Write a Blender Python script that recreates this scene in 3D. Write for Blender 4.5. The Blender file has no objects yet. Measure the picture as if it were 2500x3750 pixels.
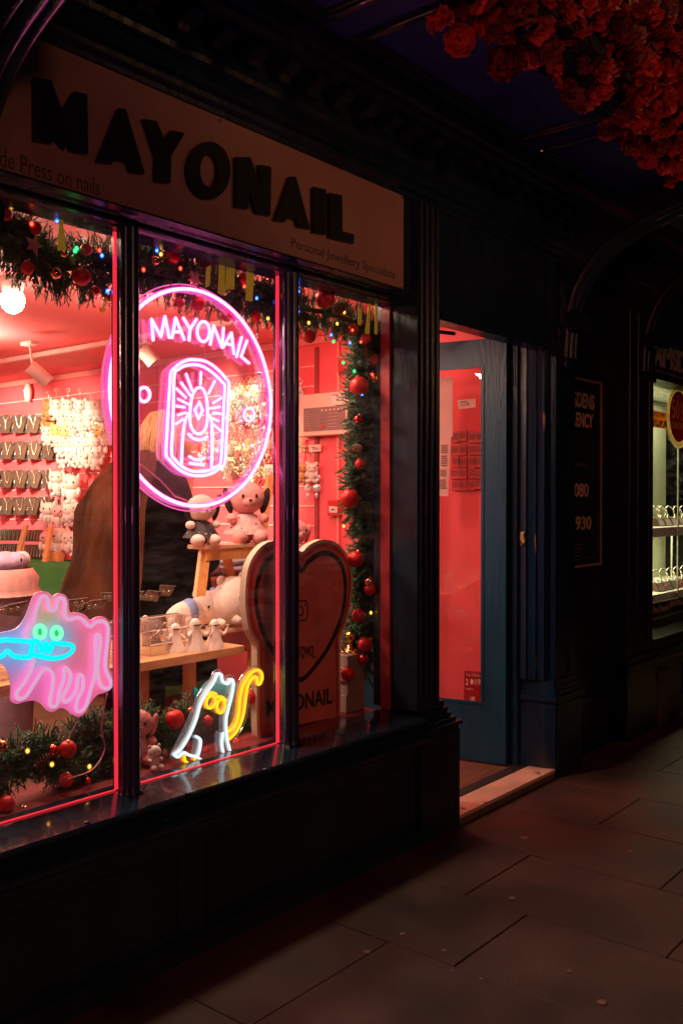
import bpy, bmesh, math, random
from mathutils import Vector, Matrix, noise
random.seed(7)
R=math.radians
sc=bpy.context.scene
COL=sc.collection
# ---------------------------------------------------------------- camera
F=2150/.6272; CX,CY=1250.0,1875.0
YAW=R(39.4); PIT=R(-0.7); CAM=Vector((0,-2.38,1.45))
fw=Vector((math.cos(YAW)*math.cos(PIT),math.sin(YAW)*math.cos(PIT),math.sin(PIT)))
rt=Vector((math.sin(YAW),-math.cos(YAW),0)); up=rt.cross(fw)
cd=bpy.data.cameras.new('camera'); cam=bpy.data.objects.new('camera',cd); COL.objects.link(cam)
cam.location=CAM
cam.rotation_euler=Matrix((rt,up,-fw)).transposed().to_euler()
cd.sensor_fit='VERTICAL'; cd.sensor_height=36; cd.lens=36*F/3750; cd.clip_end=500; cd.clip_start=.05
sc.camera=cam
def at(x,y,Y=None,X=None,Z=None):
    """where the sight line through a point of the survey photo meets a real plane of the building"""
    d=fw+rt*((x-CX)/F)+up*((CY-y)/F)
    if Y is not None:t=(Y-CAM.y)/d.y
    elif X is not None:t=(X-CAM.x)/d.x
    else:t=(Z-CAM.z)/d.z
    return CAM+d*t
def dd(x,y,**k): return at(x/.6272,y/.6272,**k)
def K(x0,y0,s): return lambda x,y,**k: at(x0+x/s,y0+y/s,**k)
# ---------------------------------------------------------------- materials
MATS={}
def mat(name,base=(.5,.5,.5),rough=.5,metal=0,var=.18,scale=9,bump=0,bscale=60,em=None,es=0,spec=.5,alpha=1,coat=0,stretch=None,tr=0,wear=None):
    if name in MATS: return MATS[name]
    m=bpy.data.materials.new(name); m.use_nodes=True; nt=m.node_tree; N=nt.nodes; L=nt.links
    b=N['Principled BSDF']; tc=N.new('ShaderNodeTexCoord'); mp=N.new('ShaderNodeMapping')
    L.new(tc.outputs['Object'],mp.inputs['Vector'])
    if stretch: mp.inputs['Scale'].default_value=stretch
    n=N.new('ShaderNodeTexNoise'); n.inputs['Scale'].default_value=scale; n.inputs['Detail'].default_value=6
    L.new(mp.outputs[0],n.inputs['Vector'])
    cr=N.new('ShaderNodeValToRGB'); lo=[max(0,c*(1-var)) for c in base]; hi=[min(1,c*(1+var)) for c in base]
    cr.color_ramp.elements[0].position=.3; cr.color_ramp.elements[1].position=.7
    cr.color_ramp.elements[0].color=(*lo,1); cr.color_ramp.elements[1].color=(*hi,1)
    L.new(n.outputs['Fac'],cr.inputs['Fac'])
    out=cr.outputs['Color']
    if wear:
        n3=N.new('ShaderNodeTexNoise'); n3.inputs['Scale'].default_value=wear[1]; n3.inputs['Detail'].default_value=8
        L.new(mp.outputs[0],n3.inputs['Vector'])
        c3=N.new('ShaderNodeValToRGB'); c3.color_ramp.elements[0].position=wear[2]; c3.color_ramp.elements[1].position=wear[2]+.04
        L.new(n3.outputs['Fac'],c3.inputs['Fac'])
        mx=N.new('ShaderNodeMixRGB'); L.new(c3.outputs['Color'],mx.inputs['Fac']); L.new(out,mx.inputs[1]); mx.inputs[2].default_value=(*wear[0],1)
        out=mx.outputs[0]
    L.new(out,b.inputs['Base Color'])
    rr=N.new('ShaderNodeMapRange'); rr.inputs['To Min'].default_value=max(0,rough*.8); rr.inputs['To Max'].default_value=min(1,rough*1.2)
    L.new(n.outputs['Fac'],rr.inputs['Value']); L.new(rr.outputs[0],b.inputs['Roughness'])
    b.inputs['Metallic'].default_value=metal; b.inputs['Specular IOR Level'].default_value=spec
    b.inputs['Coat Weight'].default_value=coat; b.inputs['Transmission Weight'].default_value=tr
    if alpha<1: b.inputs['Alpha'].default_value=alpha
    if em: b.inputs['Emission Color'].default_value=(*em,1); b.inputs['Emission Strength'].default_value=es
    if bump:
        n2=N.new('ShaderNodeTexNoise'); n2.inputs['Scale'].default_value=bscale; n2.inputs['Detail'].default_value=5
        L.new(mp.outputs[0],n2.inputs['Vector'])
        bp=N.new('ShaderNodeBump'); bp.inputs['Strength'].default_value=bump; bp.inputs['Distance'].default_value=.006
        L.new(n2.outputs['Fac'],bp.inputs['Height']); L.new(bp.outputs[0],b.inputs['Normal'])
    MATS[name]=m; return m
def clear(name,tint=(1,1,1),gloss=.08,rough=.02,tl=0,tlc=(1,1,1)):
    """thin pane: see-through with a weak mirror reflection"""
    if name in MATS: return MATS[name]
    m=bpy.data.materials.new(name); m.use_nodes=True; nt=m.node_tree; N=nt.nodes; L=nt.links
    N.remove(N['Principled BSDF']); o=N['Material Output']
    t=N.new('ShaderNodeBsdfTransparent'); t.inputs[0].default_value=(*tint,1)
    g=N.new('ShaderNodeBsdfGlossy'); g.inputs['Roughness'].default_value=rough
    fr=N.new('ShaderNodeLayerWeight'); fr.inputs[0].default_value=.5
    pw=N.new('ShaderNodeMath'); pw.operation='POWER'; pw.inputs[1].default_value=5; L.new(fr.outputs['Facing'],pw.inputs[0])
    mm=N.new('ShaderNodeMath'); mm.operation='MULTIPLY_ADD'; mm.inputs[1].default_value=.8; mm.inputs[2].default_value=.015+gloss*.3
    L.new(pw.outputs[0],mm.inputs[0])
    mx=N.new('ShaderNodeMixShader'); L.new(mm.outputs[0],mx.inputs[0]); L.new(t.outputs[0],mx.inputs[1]); L.new(g.outputs[0],mx.inputs[2])
    s=mx.outputs[0]
    if tl:
        d=N.new('ShaderNodeBsdfDiffuse'); d.inputs[0].default_value=(*tlc,1)
        q=N.new('ShaderNodeBsdfTranslucent'); q.inputs[0].default_value=(*tlc,1)
        a=N.new('ShaderNodeMixShader'); a.inputs[0].default_value=.5; L.new(d.outputs[0],a.inputs[1]); L.new(q.outputs[0],a.inputs[2])
        m2=N.new('ShaderNodeMixShader'); m2.inputs[0].default_value=tl
        if name=='window_glass':
            # smears and dust on the pane
            tc=N.new('ShaderNodeTexCoord'); mp=N.new('ShaderNodeMapping'); mp.inputs['Scale'].default_value=(1.5,1,7); mp.inputs['Rotation'].default_value=(0,.5,0); L.new(tc.outputs['Object'],mp.inputs['Vector'])
            nn=N.new('ShaderNodeTexNoise'); nn.inputs['Scale'].default_value=4; nn.inputs['Detail'].default_value=9; nn.inputs['Roughness'].default_value=.7; L.new(mp.outputs[0],nn.inputs['Vector'])
            mq=N.new('ShaderNodeMapRange'); mq.inputs['From Min'].default_value=.45; mq.inputs['From Max'].default_value=.8; mq.inputs['To Min'].default_value=.0015; mq.inputs['To Max'].default_value=.032; L.new(nn.outputs['Fac'],mq.inputs['Value']); L.new(mq.outputs[0],m2.inputs[0])
        L.new(s,m2.inputs[1]); L.new(a.outputs[0],m2.inputs[2]); s=m2.outputs[0]
    L.new(s,o.inputs[0]); MATS[name]=m; return m
def glow(name,col,st,lit_shell=None):
    """emitting surface; jacket turns it into a see-through shell imitating bloom"""
    if name in MATS: return MATS[name]
    m=bpy.data.materials.new(name); m.use_nodes=True; nt=m.node_tree; N=nt.nodes; L=nt.links
    N.remove(N['Principled BSDF']); o=N['Material Output']
    e=N.new('ShaderNodeEmission'); e.inputs[0].default_value=(*col,1); e.inputs[1].default_value=st
    s=e.outputs[0]
    if lit_shell is not None:
        t=N.new('ShaderNodeBsdfTransparent'); lw=N.new('ShaderNodeLayerWeight'); lw.inputs[0].default_value=.35
        mm=N.new('ShaderNodeMapRange'); mm.inputs['From Min'].default_value=0; mm.inputs['From Max'].default_value=.9
        mm.inputs['To Min'].default_value=lit_shell; mm.inputs['To Max'].default_value=0
        L.new(lw.outputs['Facing'],mm.inputs['Value'])
        mx=N.new('ShaderNodeMixShader'); L.new(mm.outputs[0],mx.inputs[0]); L.new(t.outputs[0],mx.inputs[1]); L.new(s,mx.inputs[2]); s=mx.outputs[0]
    L.new(s,o.inputs[0]); MATS[name]=m; return m
# paint and setting
MULL=mat('mullion_sheen_paint',(.014,.024,.060),.28,var=.3,scale=6,bump=.25,bscale=24,spec=1.0,coat=.6,stretch=(1,1,.15))  # bluer than the navy, neon reflections put into the colour
PAINT=mat('navy_gloss_paint',(.010,.022,.034),.27,var=.35,scale=5,bump=.35,bscale=28,stretch=(1,1,.25),wear=((.16,.13,.10),17,.74))
PAINTS=mat('navy_sill_paint',(.010,.024,.042),.17,var=.35,coat=.7,scale=5,bump=.25,bscale=26,wear=((.12,.10,.08),30,.74))
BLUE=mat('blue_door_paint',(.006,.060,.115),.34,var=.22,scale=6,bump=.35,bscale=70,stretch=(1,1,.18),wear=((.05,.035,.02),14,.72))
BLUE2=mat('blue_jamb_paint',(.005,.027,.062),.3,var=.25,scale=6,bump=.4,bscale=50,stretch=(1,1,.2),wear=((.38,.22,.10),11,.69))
SOFFIT=mat('soffit_paint',(.025,.05,.17),.5,var=.15,scale=3,bump=.1)
CREAMS=mat('sign_board_cream',(.40,.20,.135),.55,var=.14,scale=3,bump=.1,bscale=200)
BLACK=mat('black_acrylic',(.006,.007,.008),.4,var=.1)
INK=mat('printed_ink',(.012,.01,.01),.6,var=.1)
PINKW=mat('pink_wall_paint',(.93,.125,.14),.55,var=.05,scale=2,bump=.08,bscale=90)
PINKC=mat('pink_ceiling_paint',(.93,.155,.15),.6,var=.05,scale=2,bump=.06)
PINKT=mat('pink_trim_paint',(.93,.30,.27),.45,var=.05)
SLOT=mat('slatwall_dark_groove',(.35,.05,.05),.7)  # darker red for the slatwall edge and panel seams
LINER=mat('red_window_liner_paint',(.85,.06,.07),.4,var=.08)
WOODF=mat('shop_floor_wood',(.16,.075,.045),.5,var=.3,scale=4,stretch=(1,9,1))
WOOD=mat('beech_wood',(.66,.38,.17),.42,var=.16,scale=5,stretch=(1.5,14,14),bump=.06)
WOODO=mat('orange_pine',(.78,.34,.10),.45,var=.16,scale=5,stretch=(12,12,1.5))
WHITE=mat('white_plastic',(.72,.68,.62),.4,var=.05)
GLASS=clear('window_glass',gloss=.03,tl=.03,tlc=(.9,.85,.85))
ACRYL=clear('clear_acrylic',tint=(.93,.9,.88),gloss=.5,rough=.05,tl=.10,tlc=(1,.8,.7))
PLATE=clear('clear_sign_plate',tint=(.97,.96,.96),gloss=.25,rough=.03,tl=.03,tlc=(1,.5,.7))
# ---------------------------------------------------------------- mesh builder
ORI={}
class MB:
    def __init__(s): s.v=[]; s.f=[]; s.sm=[]
    def add(s,vs,fs,smooth=False):
        o=len(s.v); s.v+= [Vector(p) for p in vs]; s.f+=[[i+o for i in f] for f in fs]; s.sm+=[smooth]*len(fs); return s
    def box(s,x0,x1,y0,y1,z0,z1,b=0):
        if x0>x1:x0,x1=x1,x0
        if y0>y1:y0,y1=y1,y0
        if z0>z1:z0,z1=z1,z0
        if b:
            bm=bmesh.new(); bmesh.ops.create_cube(bm,size=1)
            for v in bm.verts: v.co=Vector(((x0+x1)/2+v.co.x*(x1-x0),(y0+y1)/2+v.co.y*(y1-y0),(z0+z1)/2+v.co.z*(z1-z0)))
            bmesh.ops.bevel(bm,geom=bm.edges[:],offset=min(b,.45*min(x1-x0,y1-y0,z1-z0)),segments=2,affect='EDGES',profile=.5)
            bm.verts.index_update(); s.add([v.co.copy() for v in bm.verts],[[v.index for v in f.verts] for f in bm.faces]); bm.free(); return s
        return s.add([(x,y,z) for x in (x0,x1) for y in (y0,y1) for z in (z0,z1)],[(0,1,3,2),(4,6,7,5),(0,4,5,1),(2,3,7,6),(0,2,6,4),(1,5,7,3)])
    def hexa(s,a,b,c,d,off):
        """slab: quad a b c d pushed along off"""
        p=[Vector(q) for q in (a,b,c,d)]; o=Vector(off)
        return s.add(p+[q+o for q in p],[(0,1,2,3),(7,6,5,4),(0,4,5,1),(1,5,6,2),(2,6,7,3),(3,7,4,0)])
    def poly(s,pts,off):
        """prism of a polygon"""
        p=[Vector(q) for q in pts]; n=len(p); o=Vector(off)
        s.add(p+[q+o for q in p],[tuple(range(n)),tuple(range(2*n-1,n-1,-1))]+[(i,i+n,(i+1)%n+n,(i+1)%n) for i in range(n)]); return s
    def ext(s,prof,x0,x1):
        return s.poly([(x0,y,z) for y,z in prof],(x1-x0,0,0))
    def extz(s,prof,z0,z1):
        return s.poly([(x,y,z0) for x,y in prof],(0,0,z1-z0))
    def cyl(s,p0,p1,r0,r1=None,n=12,smooth=True,cap=True):
        p0=Vector(p0);p1=Vector(p1); r1=r0 if r1 is None else r1; a=(p1-p0).normalized(); u=a.orthogonal().normalized(); w=a.cross(u)
        vs=[];
        for p,r in((p0,r0),(p1,r1)):
            vs+=[p+(u*math.cos(t)+w*math.sin(t))*r for t in [2*math.pi*i/n for i in range(n)]]
        s.add(vs,[(i,(i+1)%n,(i+1)%n+n,i+n) for i in range(n)],smooth)
        if cap: s.add(vs,[tuple(range(n-1,-1,-1)),tuple(range(n,2*n))])
        return s
    def ball(s,c,r,n=12,m=8,rot=None,bump=0):
        c=Vector(c); r=Vector((r,r,r)) if not hasattr(r,'__len__') else Vector(r); vs=[];fs=[]
        for j in range(m+1):
            t=math.pi*j/m
            for i in range(n):
                a=2*math.pi*i/n; q=Vector((math.sin(t)*math.cos(a),math.sin(t)*math.sin(a),math.cos(t)))
                k=1+(bump*noise.noise(q*2.3+c*9) if bump else 0)
                q=Vector((q.x*r.x,q.y*r.y,q.z*r.z))*k
                if rot: q=rot@q
                vs.append(c+q)
        for j in range(m):
            for i in range(n): fs.append((j*n+i,(j+1)*n+i,(j+1)*n+(i+1)%n,j*n+(i+1)%n))
        return s.add(vs,fs,True)
    def tube(s,pts,r,n=8,closed=False,smooth=True,rfn=None,flat=None):
        pts=[Vector(p) for p in pts]; 
        q=[pts[0]]
        for p in pts[1:]:
            if (p-q[-1]).length>1e-5:q.append(p)
        pts=q; N=len(pts)
        if N<2:return s
        vs=[];ref=None
        for i,p in enumerate(pts):
            a=(pts[(i+1)%N]-pts[i-1]) if (closed or 0<i<N-1) else (pts[1]-pts[0] if i==0 else pts[-1]-pts[-2])
            a.normalize()
            if flat is not None: u=Vector(flat)
            else:
                if ref is None: ref=a.orthogonal().normalized()
                u=(ref-a*ref.dot(a)).normalized(); ref=u
            w=a.cross(u).normalized(); k=rfn(i/(N-1)) if rfn else 1
            vs+=[p+(u*math.cos(t)+w*math.sin(t))*r*k for t in [2*math.pi*j/n for j in range(n)]]
        fs=[]
        for i in range(N if closed else N-1):
            i2=(i+1)%N
            for j in range(n): fs.append((i*n+j,i*n+(j+1)%n,i2*n+(j+1)%n,i2*n+j))
        s.add(vs,fs,smooth)
        if not closed: s.add(vs,[tuple(range(n-1,-1,-1)),tuple(range((N-1)*n,N*n))])
        return s
    def loft(s,rings,n=20,cap=True,nz=0,fold=0,nf=9):
        vs=[];
        for k,(c,rx,ry,rot) in enumerate(rings):
            c=Vector(c)
            for i in range(n):
                a=2*math.pi*i/n; f=1+fold*math.sin(nf*a+k*.25)*(k/len(rings))+nz*noise.noise(Vector((math.cos(a)*2,math.sin(a)*2,k*.5)))
                x=rx*f*math.cos(a); y=ry*f*math.sin(a)
                vs.append(c+Vector((x*math.cos(rot)-y*math.sin(rot),x*math.sin(rot)+y*math.cos(rot),0)))
        fs=[]
        for k in range(len(rings)-1):
            for i in range(n): fs.append((k*n+i,k*n+(i+1)%n,(k+1)*n+(i+1)%n,(k+1)*n+i))
        s.add(vs,fs,True)
        if cap: s.add(vs,[tuple(range(n-1,-1,-1)),tuple(range((len(rings)-1)*n,len(rings)*n))])
        return s
    def lathe(s,prof,c=(0,0,0),n=20):
        c=Vector(c); vs=[];fs=[]
        for r,z in prof:
            for i in range(n):
                a=2*math.pi*i/n; vs.append(c+Vector((r*math.cos(a),r*math.sin(a),z)))
        for k in range(len(prof)-1):
            for i in range(n): fs.append((k*n+i,k*n+(i+1)%n,(k+1)*n+(i+1)%n,(k+1)*n+i))
        return s.add(vs,fs,True)
    def strip(s,pts,w,nrm,th=.002,closed=False):
        """flat band of width w along pts lying in the plane with normal nrm"""
        P=[Vector(p) for p in pts]; nn=Vector(nrm); N=len(P); a=[];b=[]
        for i,p in enumerate(P):
            t=(P[(i+1)%N]-P[i-1]) if (closed or 0<i<N-1) else (P[1]-P[0] if i==0 else P[-1]-P[-2])
            q=t.normalized().cross(nn).normalized()*w/2; a.append(p+q); b.append(p-q)
        vs=a+b; fs=[(i,(i+1)%N,(i+1)%N+N,i+N) for i in range(N if closed else N-1)]
        vs2=vs+[v+nn*th for v in vs]
        M=2*N; f2=fs+[tuple(x+M for x in reversed(f)) for f in fs]
        for i in range(N if closed else N-1):
            j=(i+1)%N; f2.append((i,i+M,j+M,j)); f2.append((i+N,j+N,j+N+M,i+N+M))
        return s.add(vs2,f2)
    def build(s,name,m,parent=None,loc=None,label=None,kind=None,cat=None,group=None,smooth=None):
        if parent is not None: o0=ORI[parent.name]
        elif loc is not None: o0=Vector(loc)
        else:
            mn=Vector([min(v[i] for v in s.v) for i in range(3)]); mx=Vector([max(v[i] for v in s.v) for i in range(3)])
            o0=Vector(((mn.x+mx.x)/2,(mn.y+mx.y)/2,mn.z))
            if kind=='structure': o0=Vector((0,0,0))
        me=bpy.data.meshes.new(name); me.from_pydata([v-o0 for v in s.v],[],s.f)
        me.polygons.foreach_set('use_smooth',s.sm if smooth is None else [smooth]*len(s.sm))
        me.validate(); 
        bm=bmesh.new(); bm.from_mesh(me); bmesh.ops.recalc_face_normals(bm,faces=bm.faces[:]); bm.to_mesh(me); bm.free()
        me.materials.append(m); o=bpy.data.objects.new(name,me); COL.objects.link(o)
        if parent is not None: o.parent=parent
        else: o.location=o0
        ORI[o.name]=o0
        tag(o,label,cat,group,kind); return o
def tag(o,label=None,cat=None,group=None,kind=None):
    if label: o['label']=label
    if cat: o['category']=cat
    if group: o['group']=group
    if kind: o['kind']=kind
    return o
def thing(name,label,cat,loc=(0,0,0),group=None):
    o=bpy.data.objects.new(name,None); COL.objects.link(o); o.location=Vector(loc); o.empty_display_size=.05
    ORI[o.name]=Vector(loc); return tag(o,label,cat,group)
def inst(src,loc,rot=(0,0,0),scale=1,label=None,group=None,parent=None):
    c=src.copy(); COL.objects.link(c); c.location=loc; c.rotation_euler=rot
    c.scale=(scale,)*3 if not hasattr(scale,'__len__') else scale
    if label:c['label']=label
    if group:c['group']=group
    for ch in src.children:
        d=ch.copy(); COL.objects.link(d); d.parent=c
        for g in ch.children:
            e=g.copy(); COL.objects.link(e); e.parent=d
    return c
PROTOS=[]
def proto(o): PROTOS.append(o); return o
def catmull(pts,k=6,closed=False):
    P=[Vector(p) for p in pts]; n=len(P); out=[]
    rng=range(n if closed else n-1)
    for i in rng:
        p0=P[i-1] if (closed or i>0) else P[0]*2-P[1]; p1=P[i]; p2=P[(i+1)%n]; p3=P[(i+2)%n] if (closed or i+2<n) else P[-1]*2-P[-2]
        for j in range(k):
            t=j/k; out.append(.5*((2*p1)+(p2-p0)*t+(2*p0-5*p1+4*p2-p3)*t*t+(3*p1-p0-3*p2+p3)*t**3))
    if not closed: out.append(P[-1])
    return out
TXT={}
def text(mb,body,p0,U,V,depth=.002,bold=0.0,shear=0,space=1.0):
    """letters of `body` filling the parallelogram p0, U (width), V (height)"""
    key=(body,bold,shear,space)
    if key not in TXT:
        cu=bpy.data.curves.new('t','FONT'); cu.body=body; cu.size=1; cu.offset=bold; cu.shear=shear; cu.space_character=space; cu.resolution_u=3
        o=bpy.data.objects.new('t',cu); COL.objects.link(o); dg=bpy.context.evaluated_depsgraph_get()
        me=bpy.data.meshes.new_from_object(o.evaluated_get(dg)); vs=[v.co.copy() for v in me.vertices]; fs=[list(p.vertices) for p in me.polygons]
        bpy.data.objects.remove(o); bpy.data.curves.remove(cu); bpy.data.meshes.remove(me)
        if vs:
            x0=min(v.x for v in vs);x1=max(v.x for v in vs);y0=min(v.y for v in vs);y1=max(v.y for v in vs)
            vs=[((v.x-x0)/(x1-x0+1e-9),(v.y-y0)/(y1-y0+1e-9)) for v in vs]
        TXT[key]=(vs,fs)
    vs,fs=TXT[key]
    if not vs: return mb
    U=Vector(U);V=Vector(V);p0=Vector(p0); nn=U.cross(V).normalized()*depth
    a=[p0+U*x+V*y for x,y in vs]; n=len(a)
    # front face towards +nn with side walls along boundary edges
    cnt={}
    for f in fs:
        for i in range(len(f)):
            e=(f[i],f[(i+1)%len(f)]); cnt[tuple(sorted(e))]=cnt.get(tuple(sorted(e)),0)+1
    sides=[]
    for f in fs:
        for i in range(len(f)):
            e=(f[i],f[(i+1)%len(f)])
            if cnt[tuple(sorted(e))]==1: sides.append((e[0],e[1],e[1]+n,e[0]+n))
    mb.add(a+[p+nn for p in a],[[i+n for i in f] for f in fs]+sides); return mb
ORD=['first','second','third','fourth','fifth','sixth','seventh','eighth','ninth','tenth','eleventh','twelfth','thirteenth','fourteenth','fifteenth','sixteenth','seventeenth','eighteenth','nineteenth','twentieth']
K0=K(0,0,1.2544);K0r=K(1250,0,1.2544);K1=K(500,1250,3.92);K5=K(400,850,2.24);K6=K(400,1550,2.24);K7=K(0,2050,2.24);K8=K(450,2150,2.412)
K9=K(850,1850,1.96);KA=K(1000,1000,2.24);KB=K(1550,1050,1.6505);KC=K(1550,1900,1.6505);KD=K(0,700,2.24);KE=K(0,1400,2.24);KF=K(0,1900,3.484);KG=K(2100,1150,1.96);KH=K(700,1300,3.136)
# ================================================================ GROUND
FY=-.13   # front plane of the timber shopfront
gm=mat('flagstone',(.068,.036,.024),.55,var=.6,scale=2.8,bump=.8,bscale=260,wear=((.15,.085,.06),150,.64))
jm=mat('sandy_joint',(.045,.032,.026),.9,var=.3)
MB().box(-60,80,-80,30,-.4,-.16).build('ground',mat('dark_ground',(.05,.05,.05),.9),kind='structure')
MB().box(-8,16,-3.3,-.06,-.15,-.012).build('pavement_bed',jm,kind='structure')
pv=MB()
XS=[-7+.49*i for i in range(0,19)]; XS=[x for x in XS if x<2.2]+[2.463,2.94,3.44,3.954,4.44,4.95,5.46,6.0,6.5,7.0,7.6,8.2,8.8,9.4,10,11,12]
YJ={2.463:[-.81,-1.75,-2.6],2.94:[-.555,-1.3,-2.2],3.44:[-1.09,-1.95,-2.7],3.954:[-.62,-1.5,-2.4],1.93:[-.40,-1.28,-2.1]}
for i in range(len(XS)-1):
    x0,x1=XS[i],XS[i+1]; js=YJ.get(x0) or [-.35-random.random()*.6]; js=list(js)
    while js[-1]>-2.6: js.append(js[-1]-.75-random.random()*.3)
    ys=[-.06]+js+[-3.12]
    for a,b in zip(ys,ys[1:]):
        if a-b<.05: continue
        g=.0022; tl=random.uniform(-.003,.001)
        pv.box(x0+g,x1-g,b+g,a-g,-.06,tl*.5+0,b=.004)
pav=pv.build('pavement',gm,kind='structure')
MB().box(-8,16,-3.3,-3.125,-.16,-.004,b=.01).build('kerb',mat('kerb_granite',(.25,.24,.22),.7,bump=.3),kind='structure')
MB().box(-8,16,-9,-3.302,-.3,-.12).build('road',mat('asphalt',(.05,.05,.05),.85,bump=.6,bscale=120),kind='structure')
GUM=mat('chewing_gum',(.22,.14,.11),.8,var=.2)
KP=K(1250,2600,1.2544)
for (x,y,r) in [(783,864,17),(1322,649,14),(1477,571,15),(838,588,18),(280,1028,16),(116,1111,18),(470,1105,12),(1042,1200,12),(1193,1343,22),(640,1234,9),(1330,512,8),(150,1045,6),(507,1195,8),(1193,775,6),(1520,978,8),(528,698,8),(225,822,6),(1250,450,5),(1488,1167,6)]:
    p=KP(x,y,Z=.0012); q=KP(x+r,y,Z=.0012); rr=(q-p).length
    g=MB(); n=12; vs=[(p.x+rr*math.cos(2*math.pi*i/n)*random.uniform(.85,1.1),p.y+rr*math.sin(2*math.pi*i/n)*random.uniform(.85,1.1),-.001) for i in range(n)]
    g.poly(vs,(0,0,.0035)); g.build('gum_spot',GUM,pav)
# ================================================================ SHOP BUILDING
shop=thing('shop_building','dark navy shopfront with three tall lit windows and glowing pink interior','building',(2.3,-.13,0))
# stall riser with a sunk panel
MB().box(.55,3.25,FY,0,.0,.40).build('stall_riser',PAINT,shop)
mb=MB()
for x0,x1 in ((.62,1.95),(2.05,3.2)):
    for a,b,c,d in ((x0,x1,.085,.105),(x0,x1,.335,.355),(x0,x0+.02,.105,.335),(x1-.02,x1,.105,.335)): mb.box(a,b,FY-.008,FY+.002,c,d,b=.004)
mb.build('panel_moulding',PAINT,shop)
MB().box(.55,3.3,FY-.014,FY+.002,.002,.07,b=.004).build('plinth_board',PAINT,shop)
sill=[(.06,.395),(FY-.001,.395),(FY-.002,.412),(-.142,.420),(-.166,.428),(-.176,.438),(-.176,.452),(-.166,.462),(-.148,.466),(-.144,.474),(-.152,.480),(-.156,.488),(-.150,.496),(-.138,.499),(-.136,.505),(-.150,.509),(-.156,.516),(-.156,.525),(-.150,.531),(-.02,.545),(.06,.546)]
MB().ext(sill,.5,3.27).build('sill',PAINTS,shop)
for x,y in ((400,515),(865,380),(1220,272)):
    p=K(0,2600,1.2544)(x,y,Z=.534); MB().ball((p.x,p.y,.533),(.011,.011,.005),10,5).build('sill_stud',PAINTS,shop)
# head moulding
head=[(.06,2.283),(-.035,2.283),(-.045,2.288),(-.06,2.290),(-.066,2.296),(-.06,2.302),(-.085,2.304),(-.095,2.310),(-.132,2.312),(-.132,2.318),(.06,2.318)]
MB().ext(head,.5,3.27).build('window_head',PAINT,shop)
MB().box(.5,3.27,-.098,.06,2.318,2.80).build('fascia_backing',PAINT,shop)
# mullions: clustered round columns
def mull(x0,x1):
    m=MB(); m.box(x0+.006,x1-.004,-.034,-.001,.53,2.29); m.box(x0+.015,x1-.006,.006,.038,.55,2.284)
    w=(x1-x0)
    for k,(c,r,y) in enumerate(((.20,.016,-.036),(.56,.022,-.046),(.88,.012,-.036))):
        m.cyl((x0+w*c,y,.535),(x0+w*c,y,2.288),r,n=16)
    m.box(x0-.004,x1+.006,-.062,-.02,.535,.549,b=.003)
    m.build('mullion',MULL,shop)
mull(1.797,1.848); mull(2.528,2.585); mull(1.15,1.26)
# liner strips inside each light (bright red reveal)
mb=MB()
for x in (1.799,2.531):
    mb.box(x,x+.0105,.006,.014,.549,2.282)
mb.build('red_reveal_liner',mat('red_liner_lit',(.95,.07,.10),.35,em=(1,.03,.06),es=.9),shop)
mb=MB()
for a,b in ((1.262,1.797),(1.85,2.529)): mb.box(a,b,.006,.012,.547,.550)
mb.build('red_bottom_liner',mat('red_led_strip',(.92,.07,.09),.35,em=(1,.03,.05),es=.8),shop)
MB().box(3.228,3.240,.006,.055,.549,2.282,b=.002).build('side_reveal',mat('dark_red_reveal',(.40,.025,.03),.4),shop)
# panes
for a,b in ((.70,1.15),(1.262,1.797),(1.848,2.528),(2.585,3.235)):
    MB().box(a,b,.000,.005,.547,2.284).build('glass_pane',GLASS,shop)
# corner pier with plinth
m=MB(); m.box(3.240,3.405,-.13,.10,.56,2.90)
m.build('pier',PAINT,shop)
m=MB()
for x,r in ((3.262,.012),(3.30,.016),(3.340,.018),(3.382,.013)): m.cyl((x,FY-.002,.58),(x,FY-.002,2.70),r,n=14)
m.build('pier_reeding',PAINT,shop)
def plinth(name,x0,x1,y1=.1,h=.44,mt=PAINT):
    m=MB(); m.box(x0,x1,FY-.022,y1,0,h,b=.006)
    for k,(e,z0,z1) in enumerate(((-.004,h,h+.018),(.010,h+.018,h+.036),(-.012,h+.036,h+.052),(-.028,h+.052,h+.072),(-.038,h+.072,h+.095),(-.05,h+.095,h+.125))):
        m.box(x0-e,x1+e,FY-.022-e,y1,z0,z1,b=.006)
    m.build(name,mt,shop)
plinth('pier_plinth',3.24,3.545,h=.44)
# reveal of the pier into the doorway
MB().box(3.405,3.413,-.10,.10,.56,2.24).build('door_reveal',BLUE,shop)
# head above doorway
MB().box(3.405,4.50,-.02,.10,2.56,2.90).build('doorway_head_back',PAINT,shop)
MB().box(3.405,4.50,-.115,-.022,2.262,2.90).build('doorway_head',PAINT,shop)
MB().ext([(-.04,2.235),(-.125,2.235),(-.13,2.245),(-.14,2.25),(-.14,2.262),(-.04,2.262)],3.413,4.44).build('doorway_lintel_moulding',PAINT,shop)
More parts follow.
